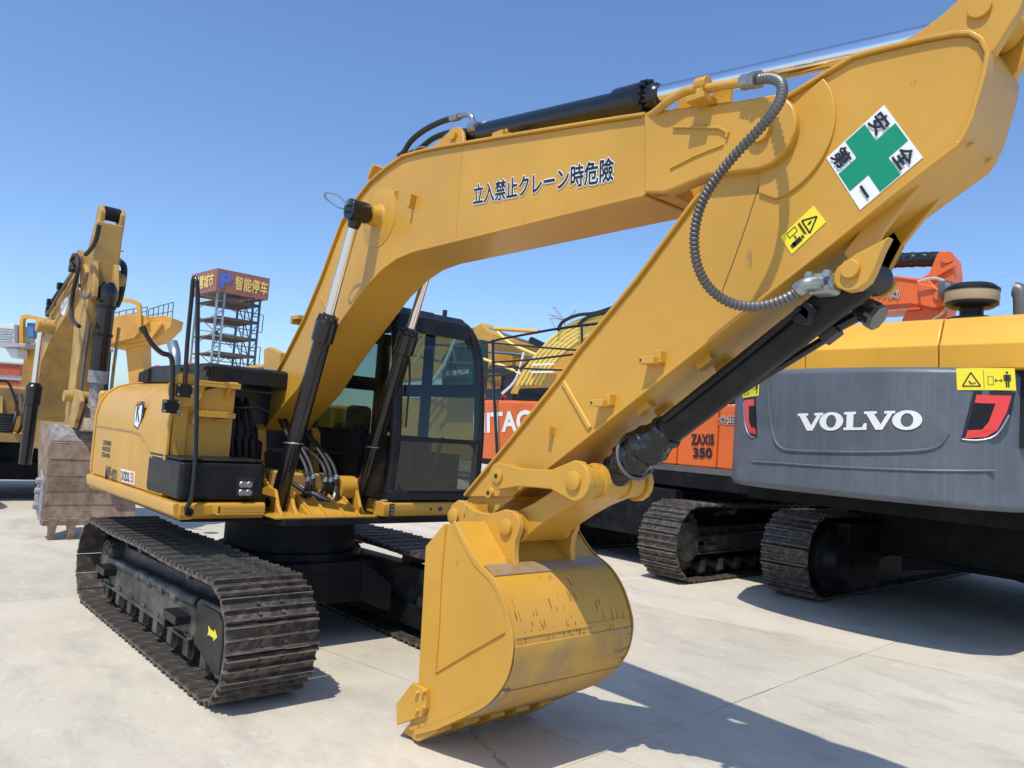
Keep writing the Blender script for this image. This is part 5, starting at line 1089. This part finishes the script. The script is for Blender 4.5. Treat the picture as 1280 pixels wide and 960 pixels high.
b.build('boom_bracket', 'old_yellow', Lm)
b = MB(FL); b.box(.2,.95,-.55,.35,1.05,1.2); b.build('front_frame', 'old_yellow', Lm)
for k in range(4):
    b = MB(FL); b.tube(smooth_path([(.7,-.25+.12*k,1.2),(1.0,-.25+.12*k,1.35),(.8,-.2+.1*k,1.7),(.3,-.15+.08*k,1.9)],6), .025, 8); b.build('hydraulic_hose', 'rubber', Lm)
# pipes and hoses on its boom
for pth, r, m_ in ((smooth_path([(-7.539,-0.680,3.180),(-7.059,-0.680,3.355),(-6.515,-0.680,3.547),(-6.045,-0.680,3.708)],4), .022, 'guard'), (smooth_path([(-7.181,-0.680,3.154),(-6.545,-0.680,3.395),(-6.041,-0.680,3.592)],4), .022, 'old_yellow'),
                   (smooth_path([(-7.580,-0.680,3.144),(-7.594,-0.680,3.285),(-7.285,-0.680,3.361),(-6.806,-0.680,3.503)],4), .03, 'rubber'),
                   (smooth_path([(-5.888,-0.720,3.671),(-6.095,-0.720,3.810),(-5.942,-0.720,3.895),(-5.728,-0.720,3.833),(-5.633,-0.720,3.619),(-5.759,-0.720,3.384),(-5.783,-0.720,3.127),(-5.607,-0.720,2.946),(-5.197,-0.720,2.833)],6), .028, 'rubber'),
                   (smooth_path([(-5.834,-0.660,3.871),(-5.783,-0.660,3.648),(-5.669,-0.660,3.386),(-5.431,-0.660,3.253),(-5.166,-0.660,3.241),(-5.054,-0.660,3.274)],6), .022, 'guard'),
                   (smooth_path([(-6.093,-0.100,3.960),(-5.797,-0.100,3.829),(-5.760,-0.100,3.613),(-5.840,-0.100,3.385),(-5.967,-0.100,3.278)],6), .045, 'rubber'),
                   (smooth_path([(-4.977,-0.660,4.194),(-5.063,-0.660,4.001),(-5.316,-0.660,3.904),(-5.563,-0.660,3.870)],6), .03, 'rubber')):
    b = MB(); b.tube(pth, r, 8); b.build('hydraulic_hose' if m_ != 'old_yellow' else 'steel_pipe', m_, LB)
for px in ((-6.101,-0.680,3.726), (-6.769,-0.680,3.536), (-7.391,-0.680,3.345)):
    c = Vector(px); b = MB(); b.box(c.x-.05,c.x+.05,-.74,-.62,c.z-.05,c.z+.05); b.build('pipe_clamp_block', 'satin', LB, bevel=.01)
# arm, nearly upright
al = [(-5.511,4.364),(-5.530,4.092),(-5.558,3.787),(-5.573,3.504),(-5.587,3.221),(-5.590,2.801),(-5.680,2.545),(-5.766,2.274),(-5.776,1.979),(-5.847,1.615)]
b = MB(); bk_ = [(al[0][0]-.12, al[0][1]+.02),(al[2][0]-.62, al[2][1]-.15),(al[3][0]-.75,al[3][1]-.2),(al[5][0]-.62,al[5][1]),(al[-1][0]-.30,al[-1][1])]
b.prism(al + bk_[::-1], -.575, -.225); LA = b.build('arm', 'old_yellow', Lm, bevel=.02)
b = MB(); b.lathe((-6.142,-0.560,3.860),(0,-1,0),[(0,.16),(.08,.16),(.085,.1),(.15,.1)],20); b.build('arm_boss', 'old_yellow', LA)
te = Vector((-5.670,-0.370,4.524))
for yy in (-.50, -.24):
    b = MB(); b.prism([(te.x-.12,te.z-.5),(te.x-.13,te.z),(te.x-.05,te.z+.10),(te.x+.05,te.z+.10),(te.x+.12,te.z),(te.x+.10,te.z-.2),(te.x+.04,te.z-.35)], yy-.035, yy+.035); b.build('arm_ear', 'old_yellow', LA, bevel=.02)
b = MB(); b.cyl((te.x,-.48,te.z),(te.x,-.26,te.z),.10,20); b.build('rod_eye', 'satin', LA)
c = Vector((-5.557,-0.370,4.011)); b = MB(); b.box(c.x-.02,c.x+.02,-.55,-.19,c.z-.008,c.z+.008); b.build('arm_seam', 'old_yellow', LA)
for yy in (-.53, -.27):
    b = MB(); q = [(-5.522,3.812),(-5.326,3.406),(-5.350,3.363),(-5.607,3.387)]; z1_, z0_ = q[0][1], q[1][1]; xx = al[2][0]
    b.prism([(xx-.05,z1_),(xx+.06,z1_-.02),(xx+.20,z0_+.05),(xx+.20,z0_-.12),(xx+.08,z0_-.16),(xx-.05,z0_-.05)], yy-.03, yy+.03); b.build('cylinder_ear', 'old_yellow', LA, bevel=.01)
T0 = Vector((-5.410,-0.370,3.414)); T1 = Vector((-5.614,-0.370,2.230)); T0.x = al[2][0]+.16; T1.x = al[8][0]+.32
d = (T1-T0).normalized(); l_ = (T1-T0).length
b = MB(); b.lathe(T0, d, [(-.1,.07),(0,.12),(.1,.115),(l_-.1,.115),(l_,.10)], 22); LC = b.build('bucket_cylinder', 'black', Lm)
b = MB(); b.lathe(T0, d, [(l_-.05,.125),(l_+.12,.125),(l_+.14,.085),(l_+.42,.085),(l_+.44,.1),(l_+.55,.1)], 20); b.build('cylinder_head', 'grey_steel', LC)
for t in (.35, .95):
    b = MB(); b.lathe(T0 + d*t*l_*.55, d, [(0,.128),(.04,.128)], 20); b.build('cylinder_band', 'satin', LC)
for s, m_ in ((-.18,'guard'),(.2,'old_yellow')):
    b = MB(); b.tube([T0 + Vector((-.05,s,-.5)), T1 + Vector((-.05,s,.1)), T1 + Vector((-.05,s,-.6))], .022, 8); b.build('steel_pipe', m_, LC)
kl = [(-5.939,1.931),(-5.609,2.001),(-5.300,1.980),(-5.160,1.840),(-5.250,1.654),(-5.389,1.474),(-5.871,1.454),(-5.974,1.690)]
b = MB(); b.prism(kl, -.62, -.56); b.prism(kl, -.24, -.18); b.build('bucket_link', 'old_yellow', Lm, bevel=.015)
b = MB(); q = Vector((-5.655,-0.400,1.901)); b.cyl((q.x,-.72,q.z),(q.x,-.08,q.z),.08,16); b.build('link_pin', 'old_yellow', Lm)
b = MB(); q0_ = [(-6.230,1.743),(-5.338,1.762),(-5.044,1.447),(-6.459,1.384)]; b.prism(q0_, -.54, -.26); b.build('arm_tip', 'old_steel', Lm, bevel=.02)
# bucket: back of the shell towards the camera
BX0 = -5.47
prof = [(BX0-.60,1.50),(BX0-.14,1.47),(BX0-.02,1.42),(BX0+.06,1.26),(BX0+.11,1.02),(BX0+.13,.80),(BX0+.13,.60),(BX0+.15,.42),(BX0+.20,.24)]
y0b, y1b = -.89, .24
b = MB(); b.strip(prof, .03, y0b, y1b); LBK = b.build('bucket_shell', 'old_steel', Lm, bevel=.004)
b = MB(); b.strip([(BX0-.10,1.50),(BX0+.0,1.44),(BX0+.085,1.26)], .012, y0b+.01, y1b-.01) ; b.build('top_plate', 'grey_steel', LBK, bevel=.004)
for i in range(len(prof)-1):
    if i in (2,3,4,5,6):
        (xa,za),(xb,zb) = prof[i], prof[i+1]
        b = MB(); b.bar((xa+.035,(y0b+y1b)/2,za-.02),(xb+.030,(y0b+y1b)/2,zb+.03),y1b-y0b-.04,.008,up=(1,0,0)); b.build('wear_strip', 'old_steel', LBK, bevel=.004)
for yy in (y0b, y1b-.03):
    b = MB(); b.prism(prof + [(BX0-.15,.35),(BX0-.62,1.3)], yy, yy+.03); b.build('side_plate', 'old_steel', LBK, bevel=.006)
b = MB(); b.box(BX0+.10,BX0+.26,y0b-.01,y1b+.01,.19,.26); b.build('cutting_lip', 'old_steel', LBK, bevel=.01)
for k in range(5):
    y = y0b + .12 + k*(y1b-y0b-.24)/4; b = MB()
    b.add([(BX0+.08,y-.065,.30),(BX0+.08,y+.065,.30),(BX0+.26,y+.065,.28),(BX0+.26,y-.065,.28),(BX0+.13,y-.035,.13),(BX0+.13,y+.035,.13),(BX0+.27,y+.035,.13),(BX0+.27,y-.035,.13),(BX0+.19,y-.045,.0),(BX0+.19,y+.045,.0),(BX0+.24,y+.045,.0),(BX0+.24,y-.045,.0)],
          [(3,2,1,0),(0,1,5,4),(1,2,6,5),(2,3,7,6),(3,0,4,7),(4,5,9,8),(5,6,10,9),(6,7,11,10),(7,4,8,11),(8,9,10,11)]); b.build('tooth', 'old_steel', LBK, bevel=.006)
for z in (.42,.62,.75):
    b = MB(); b.lathe((BX0+.0,y0b-.03,z),(0,-1,0),[(0,.05),(.05,.045),(.06,.02)],8); b.build('cutter_bolt', 'grey_steel', LBK)
b = MB(); b.prism([(BX0+.20,.25),(BX0+.13,.75),(BX0-.08,.9),(BX0-.30,.5),(BX0+.05,.25)], y0b-.03, y0b); b.build('side_cutter', 'grey_steel', LBK, bevel=.008)
# ================================================================== two more yellow excavators in the rows behind
FYl = (-6.2, 13.0, 0)
Y1 = thing('excavator', 'yellow excavator with bundled pipes over its raised boom, behind the orange one', 'excavator', FYl)
FY = Matrix.Translation(FYl)
chassis(Y1, FY @ Matrix.Rotation(math.pi/2, 4, 'Z'), 1.0, .48, .45, 1.25, 1.1, .75)
for s in (-1, 1):
    b = MB(FY); b.prism([(-2.2,.1),(-2.5,.5),(-2.2,.95),(2.2,.95),(2.5,.5),(2.2,.1)], s*1.0, s*1.6); b.build('crawler_track', 'track', Y1, bevel=.1)
b = MB(FY); b.box(-4.5,4.2,-.4,1.2,.15,1.25); b.build('lower_shade_block', 'dark', Y1)  # oversized dark box added to blacken the space below the body
b = MB(FY); b.box(-3.2,2.2,-1.4,1.4,1.25,2.5); b.build('upper_body', 'old_yellow', Y1, bevel=.08)
b = MB(); b.prism([(-11.341,3.055),(-10.835,3.787),(-9.748,4.664),(-8.816,5.056),(-7.631,5.248),(-5.760,5.383),(-4.551,5.207),(-4.305,4.877),(-5.955,4.571),(-7.192,4.028),(-7.909,3.343),(-8.158,2.789)], 12.4, 12.95); yb = b.build('boom', 'yellow', Y1, bevel=.03)
for k in range(6):
    pa = smooth_path([(-10.887,12.300,3.282),(-10.294,12.300,4.042),(-9.450,12.300,4.693),(-8.506,12.300,5.098),(-7.311,12.300,5.194)], 8)
    sh = Vector((-10.018,12.300,3.328)) - Vector((-10.887,12.300,3.282))
    pa = [p + sh*(k/5)*(1-.35*i/len(pa)) + Vector((0,.02*k,-.10*k*(i/len(pa)))) for i, p in enumerate(pa)]
    b = MB(); b.tube([p + Vector((rs_.uniform(-.01,.01),0,rs_.uniform(-.01,.01))) for p in pa], .052, 8); b.build('steel_pipe', 'pale_pipe', yb)
for c_ in ((-9.929,12.250,4.332), (-9.478,12.250,4.478)):
    pass
b = MB(); b.tube(smooth_path([(-9.235,12.200,4.853),(-9.034,12.200,5.093),(-8.486,12.200,5.239),(-7.800,12.200,5.257),(-6.964,12.200,5.409)],8), .05, 8); b.build('hydraulic_hose', 'rubber', yb)
b = MB(); b.tube(smooth_path([(-8.458,12.200,4.922),(-8.173,12.200,5.128),(-7.653,12.200,5.224),(-6.956,12.200,5.302)],8), .05, 8); b.build('hydraulic_hose', 'rubber', yb)
for y_ in (452, 468):
    b = MB(); c = Vector((-9.689,12.200,3.782)); b.box(c.x-.5,c.x+.4,c.y-.03,c.y+.06,c.z+(460-y_)*.014-.03,c.z+(460-y_)*.014+.02); b.build('pipe_clamp_block', 'white', yb)
FZl = (-10.5, 16.5, 0)
Z1 = thing('excavator', 'yellow excavator with a low folded boom, farthest back beside the cab', 'excavator', FZl)
FZ = Matrix.Translation(FZl)
for s in (-1, 1):
    b = MB(FZ); b.prism([(-2.2,.1),(-2.5,.5),(-2.2,.95),(2.2,.95),(2.5,.5),(2.2,.1)], s*1.0, s*1.6); b.build('crawler_track', 'track', Z1, bevel=.1)
b = MB(FZ); b.box(-4.4,2.2,-1.4,1.4,1.1,2.6); b.build('upper_body', 'old_yellow', Z1, bevel=.08)
b = MB(); b.prism([(-22.915,5.522),(-19.957,6.170),(-17.984,5.631),(-17.238,5.782),(-16.573,5.994),(-16.152,5.660),(-14.829,5.292),(-13.282,5.107),(-12.697,4.858),(-12.502,3.633),(-13.738,3.066),(-16.408,2.878),(-18.570,3.971),(-22.652,3.728)], 15.3, 15.9); zb = b.build('boom', 'yellow', Z1, bevel=.04)
b = MB(); b.tube([(-15.445,15.000,5.655),(-12.976,15.000,5.417)], .07, 8); b.build('steel_pipe', 'vyellow', zb)
b = MB(); b.tube([(-15.677,15.000,5.668),(-14.382,15.000,5.304),(-13.176,15.000,4.993)], .05, 8); b.build('cylinder_rod', 'chrome', zb)
b = MB(); b.tube([(-13.354,15.000,5.141),(-12.686,15.000,4.890)], .12, 10); b.build('boom_cylinder', 'black', zb)
b = MB(); b.tube([(-15.812,15.000,4.802),(-14.317,15.000,4.694),(-12.804,15.000,4.479)], .06, 8); b.build('cylinder_rod', 'chrome', zb)
b = MB(); b.cyl((-14.530,15.200,4.579),(-14.302,15.000,4.549),.10,14); b.build('boom_pin', 'yellow', zb)

b = MB(); b.prism([(-22.241,2.939),(-15.076,3.081),(-14.685,0.842),(-21.839,0.332)], 14.4, 15.2); b.build('side_panel', 'yellow', Z1, bevel=.04)
b = MB(); b.prism([(-17.042,4.494),(-16.410,4.983),(-14.834,5.089),(-14.611,3.155),(-16.861,3.080)], 13.9, 14.3); gp_ = b.build('counterweight', 'green_panel', Z1, bevel=.03)
tl = Vector((-16.627,13.880,3.794)); tr = Vector((-15.255,13.880,3.866)); tt = Vector((-15.276,13.880,4.039))
lettering('CATERPILLAR', tl, tr-tl, (tt-tr), 'white', gp_, .02, .01)
b = MB(); b.tube([(-17.114,13.600,3.530),(-16.403,13.600,4.205),(-15.685,13.600,5.378)], .07, 8); b.build('handrail', 'white', Z1)
for pa in ([(-19.585,13.600,5.782),(-17.045,13.600,4.940),(-14.429,13.600,4.749)], [(-19.437,13.600,4.749),(-16.711,13.600,4.301),(-14.273,13.600,4.158)], [(-16.009,13.600,4.927),(-15.786,13.600,4.278)]):
    b = MB(); b.tube(pa, .045, 6); b.build('handrail', 'guard', Z1)
for pa in ([(-18.490,13.200,4.297),(-17.795,13.200,5.100),(-17.093,13.200,5.667)], [(-18.109,13.200,4.288),(-17.422,13.200,5.053),(-16.768,13.200,5.498)], [(-17.735,13.200,4.279),(-17.095,13.200,4.919),(-16.452,13.200,5.363)]):
    b = MB(); b.tube(smooth_path(pa, 4), .05, 6); b.build('steel_pipe', 'pale_pipe', zb)
for pa, m_ in (([(-13.149,12.600,4.230),(-11.533,12.600,3.809),(-10.479,12.600,3.406)], 'pale_pipe'), ([(-12.834,12.600,3.623),(-11.522,12.600,3.709),(-10.754,12.600,4.040)], 'rubber'), ([(-12.354,12.600,5.030),(-11.618,12.600,4.613),(-10.421,12.600,4.225)], 'pale_pipe'), ([(-11.906,12.600,3.060),(-11.315,12.600,3.509),(-11.036,12.600,4.342)], 'white')):
    b = MB(); b.tube(smooth_path(pa, 5), .045, 6); b.build('hydraulic_hose' if m_ == 'rubber' else 'steel_pipe', m_, Z1)
b = MB(); b.prism([(-13.263,3.881),(-12.003,4.014),(-11.586,3.652),(-11.884,2.892),(-13.231,2.874)], 13.0, 13.8); b.build('engine_grille', 'ink', Z1, bevel=.03)
for k in range(6):
    b = MB(); p0 = Vector((-13.023,12.950,3.740)); b.box(p0.x+k*.11, p0.x+k*.11+.03, 12.9, 12.98, p0.z-.5, p0.z); b.build('grille_slat', 'old_yellow', Z1)

# ================================================================== far background
FHV, RHV, CAMP = Vector((-0.749,0.662,0.000)), Vector((0.662,0.749,0.000)), cam.matrix_world.translation
def plane_frame(D): 
    """upright frame at depth D: x to the right, y away, z up, origin on the ground"""
    o = Vector((CAMP.x, CAMP.y, 0)) + FHV*D
    return Matrix(((RHV.x, FHV.x, 0, o.x),(RHV.y, FHV.y, 0, o.y),(0,0,1,0),(0,0,0,1)))
# --- steel parking tower
FT = plane_frame(58)
c0 = [(-22.959,12.847),(-22.725,10.401),(-22.261,5.548)]
base = FT @ Vector((c0[0][0], 0, 0))
a_ = math.radians(22)
t_a = math.atan2(base.x - CAMP.x - FHV.x*58, 1) * 0 + math.atan(c0[0][0]/58)
F_l = (FHV*math.cos(t_a) + RHV*math.sin(t_a)); R_l = (RHV*math.cos(t_a) - FHV*math.sin(t_a))
e1 = R_l*math.cos(a_) + F_l*math.sin(a_); e2 = F_l*math.cos(a_) - R_l*math.sin(a_)
RT = Matrix(((e1.x,e2.x,0,base.x),(e1.y,e2.y,0,base.y),(0,0,1,0),(0,0,0,1)))
TW = thing('parking_tower', 'open steel car parking tower topped by a maroon sign board', 'tower', tuple(base))
zt = c0[0][1]; zb_ = zt - 1.75; Wt, Dt = 4.25, 5.0
b = MB(RT); b.box(-.0,Wt,.0,.25,zb_,zt); b.box(0,.25,.25,Dt,zb_,zt); b.box(Wt-.25,Wt,.25,Dt,zb_,zt); b.box(.25,Wt-.25,Dt-.25,Dt,zb_,zt); sgn = b.build('sign_board', 'sign', TW)
b = MB(RT); b.box(.3,Wt-.3,.3,Dt-.3,zb_+.1,zb_+.25); b.build('roof_deck', 'shed_grey', TW)
def RV(x, y, z): return (RT @ Vector((x,y,z)))
lettering('智能停车', RV(1.45,-.02,zb_+.38), RV(4.1,-.02,zb_+.38)-RV(1.45,-.02,zb_+.38), Vector((0,0,1.05)), 'gold', sgn, 0, .03, spread=.02)
lettering('P', RV(.22,-.02,zb_+.30), RV(1.2,-.02,zb_+.3)-RV(.22,-.02,zb_+.3), Vector((0,0,1.2)), 'blue', sgn, .06, .03)
lettering('智慧城市', RV(-.02,Dt-.9,zb_+.38), RV(-.02,.5,zb_+.38)-RV(-.02,Dt-.9,zb_+.38), Vector((0,0,1.05)), 'gold', sgn, 0, .03, spread=.02)
for x in (.35, .9, Wt-1.0, Wt-.45):
    for y in (.35, Dt-.6):
        if x in (.9, Wt-1.0) and y > 1: continue
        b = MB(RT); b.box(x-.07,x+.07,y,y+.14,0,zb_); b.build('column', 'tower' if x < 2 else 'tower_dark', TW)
nl = 11; h_ = 1.36
for k in range(nl):
    z = zb_ - .62 - k*h_
    if z < .3: break
    b = MB(RT); b.box(.4,Wt-.5,.5,Dt-.4,z,z+.10); b.box(.4,Wt-.5,.45,.55,z-.05,z+.2); b.build('parking_deck', 'deck', TW)
    b = MB(RT); b.bar((.3,.4,z-.55),(Wt-.4,.4,z-.55),.07); b.build('cross_beam', 'tower_dark', TW)
    for (xa, xb) in ((.35,.9),(Wt-1.0,Wt-.45)):
        for zz_ in (z, z-.8):
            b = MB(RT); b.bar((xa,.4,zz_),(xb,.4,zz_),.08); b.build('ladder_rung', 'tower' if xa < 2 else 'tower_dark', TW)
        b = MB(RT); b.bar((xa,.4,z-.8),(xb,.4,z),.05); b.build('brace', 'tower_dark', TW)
    if k % 2 == 1 and k < 7:
        b = MB(RT); zc_ = z - h_/2
        for (dx, dz) in ((1.5,1.1),(1.5,-1.1),(1.6,0),(0,1.2)): b.bar((Wt/2-dx,Dt-.5,zc_-dz),(Wt/2+dx,Dt-.5,zc_+dz),.05)
        b.lathe((Wt/2,Dt-.6,zc_),(0,1,0),[(0,.18),(.1,.18)],10); b.build('star_brace', 'tower_dark', TW)
    b = MB(RT); b.bar((.4,Dt-.5,z-.4),(.9,.6,z+.6),.05); b.build('brace', 'tower', TW)
    b = MB(RT); b.bar((Wt-.5,.4,z),(Wt-.9,Dt-.5,z+h_),.05); b.build('brace', 'tower', TW)
    for yy in (1.6, 2.9):
        b = MB(RT); b.bar((Wt-.5,yy,z+.1),(Wt-.5,yy+1.0,z+h_),.06); b.bar((Wt-.5,yy,z),(Wt-.5,yy,z+h_),.08); b.build('brace', 'tower_dark', TW)
for z in (zb_-2.6, zb_-5.2, zb_-7.8):
    b = MB(RT); b.bar((Wt-.1,.35,z),(Wt-.1,.35,z+1.4),.05); b.bar((Wt-.45,.35,z),(Wt-.1,.35,z),.05); b.bar((Wt-.45,.35,z+1.4),(Wt-.1,.35,z+1.4),.05); b.build('ladder_cage', 'tower_dark', TW)
# --- gantry crane
FG = plane_frame(45)
gl_ = FG @ Vector(([(-24.695,3.007)][0][0], 0, 0))
GC = thing('gantry_crane', 'yellow gantry crane with railings and cabins rising beyond the yard', 'crane', tuple(gl_))
def gp(name, pts_, y0, y1, m='crane', par=None, bev=.03): 
    q = MB(FG); q.prism(pts_, y0, y1); return q.build(name, m, par or GC, bevel=bev)
gd_ = gp('girder', [(-24.224,6.530),(-22.534,7.030),(-20.635,7.355),(-20.195,7.197),(-20.242,6.719),(-20.956,5.863),(-23.044,5.148),(-24.095,5.309)], 0, 1.6)
gp('girder_web', [(-24.243,6.719),(-22.511,7.269),(-21.561,7.194),(-21.336,6.831),(-22.081,5.830),(-24.085,5.215)], -.5, -.02)
gp('girder_gusset', [(-22.636,5.744),(-21.528,6.864),(-20.630,6.833),(-21.152,5.944),(-22.612,5.509)], -.25, -.03)
gp('crane_leg', [(-22.939,5.486),(-21.875,5.656),(-21.344,1.371),(-22.086,1.319)], .3, 1.3)
gp('crane_leg', [(-28.777,5.166),(-27.938,5.225),(-27.947,2.776),(-28.430,0.405),(-28.892,0.372)], .3, 1.3)
for pp in (([(-23.816,8.032),(-22.870,8.005),(-22.200,7.909),(-21.890,7.646),(-21.755,6.327)]), ([(-27.327,6.499),(-27.903,6.601),(-28.375,6.614),(-28.530,6.319),(-28.352,4.724)])):
    q = MB(FG); P = [Vector((x,-.6,z)) for x, z in pp]; q.tube(smooth_path(P, 5), .16, 4); q.build('portal_frame', 'crane', GC)
for tp, bt in (([(-23.830,7.270),(-22.826,7.579),(-21.811,7.794)], [(-23.766,6.658),(-22.767,7.014),(-21.758,7.275)]), ([(-21.703,7.659),(-20.977,7.949),(-20.294,8.188)], [(-21.626,6.905),(-20.882,7.005),(-20.186,7.102)])):
    for fr_c in (0, .5):
        q = MB(FG); pt = [Vector((a[0], .2, b_[1] + (a[1]-b_[1])*(1-fr_c))) for a, b_ in zip(tp, bt)]; q.tube(pt, .03, 5); q.build('railing', 'guard', GC)
    n = 6
    for k in range(n):
        t = k/(n-1); x = tp[0][0] + (tp[-1][0]-tp[0][0])*t; z1 = tp[0][1] + (tp[-1][1]-tp[0][1])*t; z0 = bt[0][1] + (bt[-1][1]-bt[0][1])*t
        q = MB(FG); q.tube([(x,.2,z0),(x,.2,z1)], .03, 5); q.build('railing_post', 'guard', GC)
wc = gp('cabin', [(-29.676,6.048),(-28.743,6.114),(-28.616,4.988),(-29.688,4.912)], -1, 1, 'wcab')
for k in range(3):
    q = MB(FG); z = [(-29.632,5.247)][0][1] - .1 + k*.3; q.box([(-29.725,5.240)][0][0], [(-28.700,5.313)][0][0], -1.1, -1.04, z, z+.05); q.build('cabin_rail', 'guard', wc)
gp('cabin_floor', [(-29.734,4.909),(-27.917,5.038),(-27.897,4.850),(-29.289,4.704)], -1.1, 1, 'shed_grey')
gp('cabin', [(-28.338,6.285),(-27.965,6.312),(-27.871,5.466),(-28.244,5.440)], -.5, .5, 'bcab')
gp('cabin_stair', [(-29.242,4.708),(-28.544,4.757),(-28.481,4.196),(-28.807,4.173)], -.8, .2, 'wcab')
# --- warehouse
FS = plane_frame(60)
sh_ = [(-43.659,4.403),(-38.112,4.545),(-38.014,3.675),(-37.979,3.364),(-37.861,2.310)]
sl = FS @ Vector(((sh_[0][0]+sh_[1][0])/2, 0, 0))
WH = thing('warehouse', 'red clad warehouse with grey trim band at the far left edge', 'building', tuple(sl))
q = MB(FS); q.box(sh_[0][0], sh_[1][0], 0, 12, 0, sh_[3][1]); q.build('wall', 'shed_red', WH)
q = MB(FS); q.box(sh_[0][0], sh_[1][0], .3, 12, sh_[3][1], sh_[2][1]); q.build('trim_band', 'wcab', WH)
q = MB(FS); q.box(sh_[0][0], sh_[1][0]-.3, .1, 12, sh_[2][1], sh_[1][1]); q.build('upper_wall', 'shed_red', WH)
for k in range(34):
    q = MB(FS); x = sh_[1][0] - .25 - k*.16; q.box(x, x+.05, -.05, 0, .2, sh_[3][1]-.1); q.box(x, x+.05, .06, .1, sh_[2][1]+.05, sh_[1][1]-.05); q.build('cladding_rib', 'shed_red', WH)
q = MB(FS); q.box(sh_[0][0], sh_[1][0]+.1, -.1, 12, sh_[1][1], sh_[1][1]+.12); q.box(sh_[0][0], sh_[1][0]+.1, -.15, .2, sh_[3][1]-.05, sh_[3][1]+.1); q.build('eaves', 'shed_grey', WH)
# --- pylon and power lines
FP = plane_frame(170)
pp = [(8.059,30.350),(10.357,27.994),(10.735,27.662),(7.444,28.866),(13.437,30.012),(12.117,6.726)]
pb = FP @ Vector((pp[5][0],0,0))
PY_ = thing('power_pylon', 'thin lattice power pylon on the skyline above the boom pipes', 'pylon', tuple(pb))
q = MB(FP)
for dx in (-1.6, 1.6): q.bar((pp[5][0]+dx,0,0),(pp[2][0],0,pp[2][1]),.16)
for k in range(7):
    t0, t1 = k/7, (k+1)/7; w0, w1 = 1.6*(1-t0), 1.6*(1-t1); z0, z1 = pp[2][1]*t0, pp[2][1]*t1; q.bar((pp[5][0]-w0,0,z0),(pp[5][0]+w1,0,z1),.1); q.bar((pp[5][0]+w0,0,z0),(pp[5][0]-w1,0,z1),.1)
q.build('lattice_mast', 'pylon', PY_)
for pa in ([(10.369,27.816),(7.857,30.695),(8.580,30.567),(10.735,27.662)], [(10.369,27.816),(7.077,29.020),(8.522,28.763),(10.735,27.662)], [(10.735,27.662),(13.046,30.525),(12.904,29.974),(10.735,27.662)], [(8.701,26.080),(7.492,28.150),(9.635,28.123),(11.754,28.453)]):
    q = MB(FP)
    for a, c in zip(pa, pa[1:]): q.bar((a[0],0,a[1]),(c[0],0,c[1]),.14)
    q.build('cross_arm', 'pylon', PY_)
for k, (a, c) in enumerate(zip([(74.486,28.292),(74.207,27.320),(74.243,26.372),(74.228,35.120),(75.846,34.118)], [(107.353,38.282),(107.397,36.368),(107.446,34.297),(107.240,43.083),(107.297,40.680)])):
    q = MB(plane_frame(150)); q.tube(smooth_path([(a[0]-40,0,a[1]-5),(a[0],0,a[1]),((a[0]+c[0])/2,0,(a[1]+c[1])/2-.6),(c[0],0,c[1])],5), .035, 4); o = q.build('power_line', 'pylon')
    o['label'] = ('lowest but two of the faint power lines at the right sky edge','lowest but one of the faint power lines at the right sky edge','lowest of the faint power lines at the right sky edge','topmost of the faint power lines at the right sky edge','second from the top of the faint power lines at the right')[k]; o['category'] = 'power line'; o['group'] = 'overhead power lines'
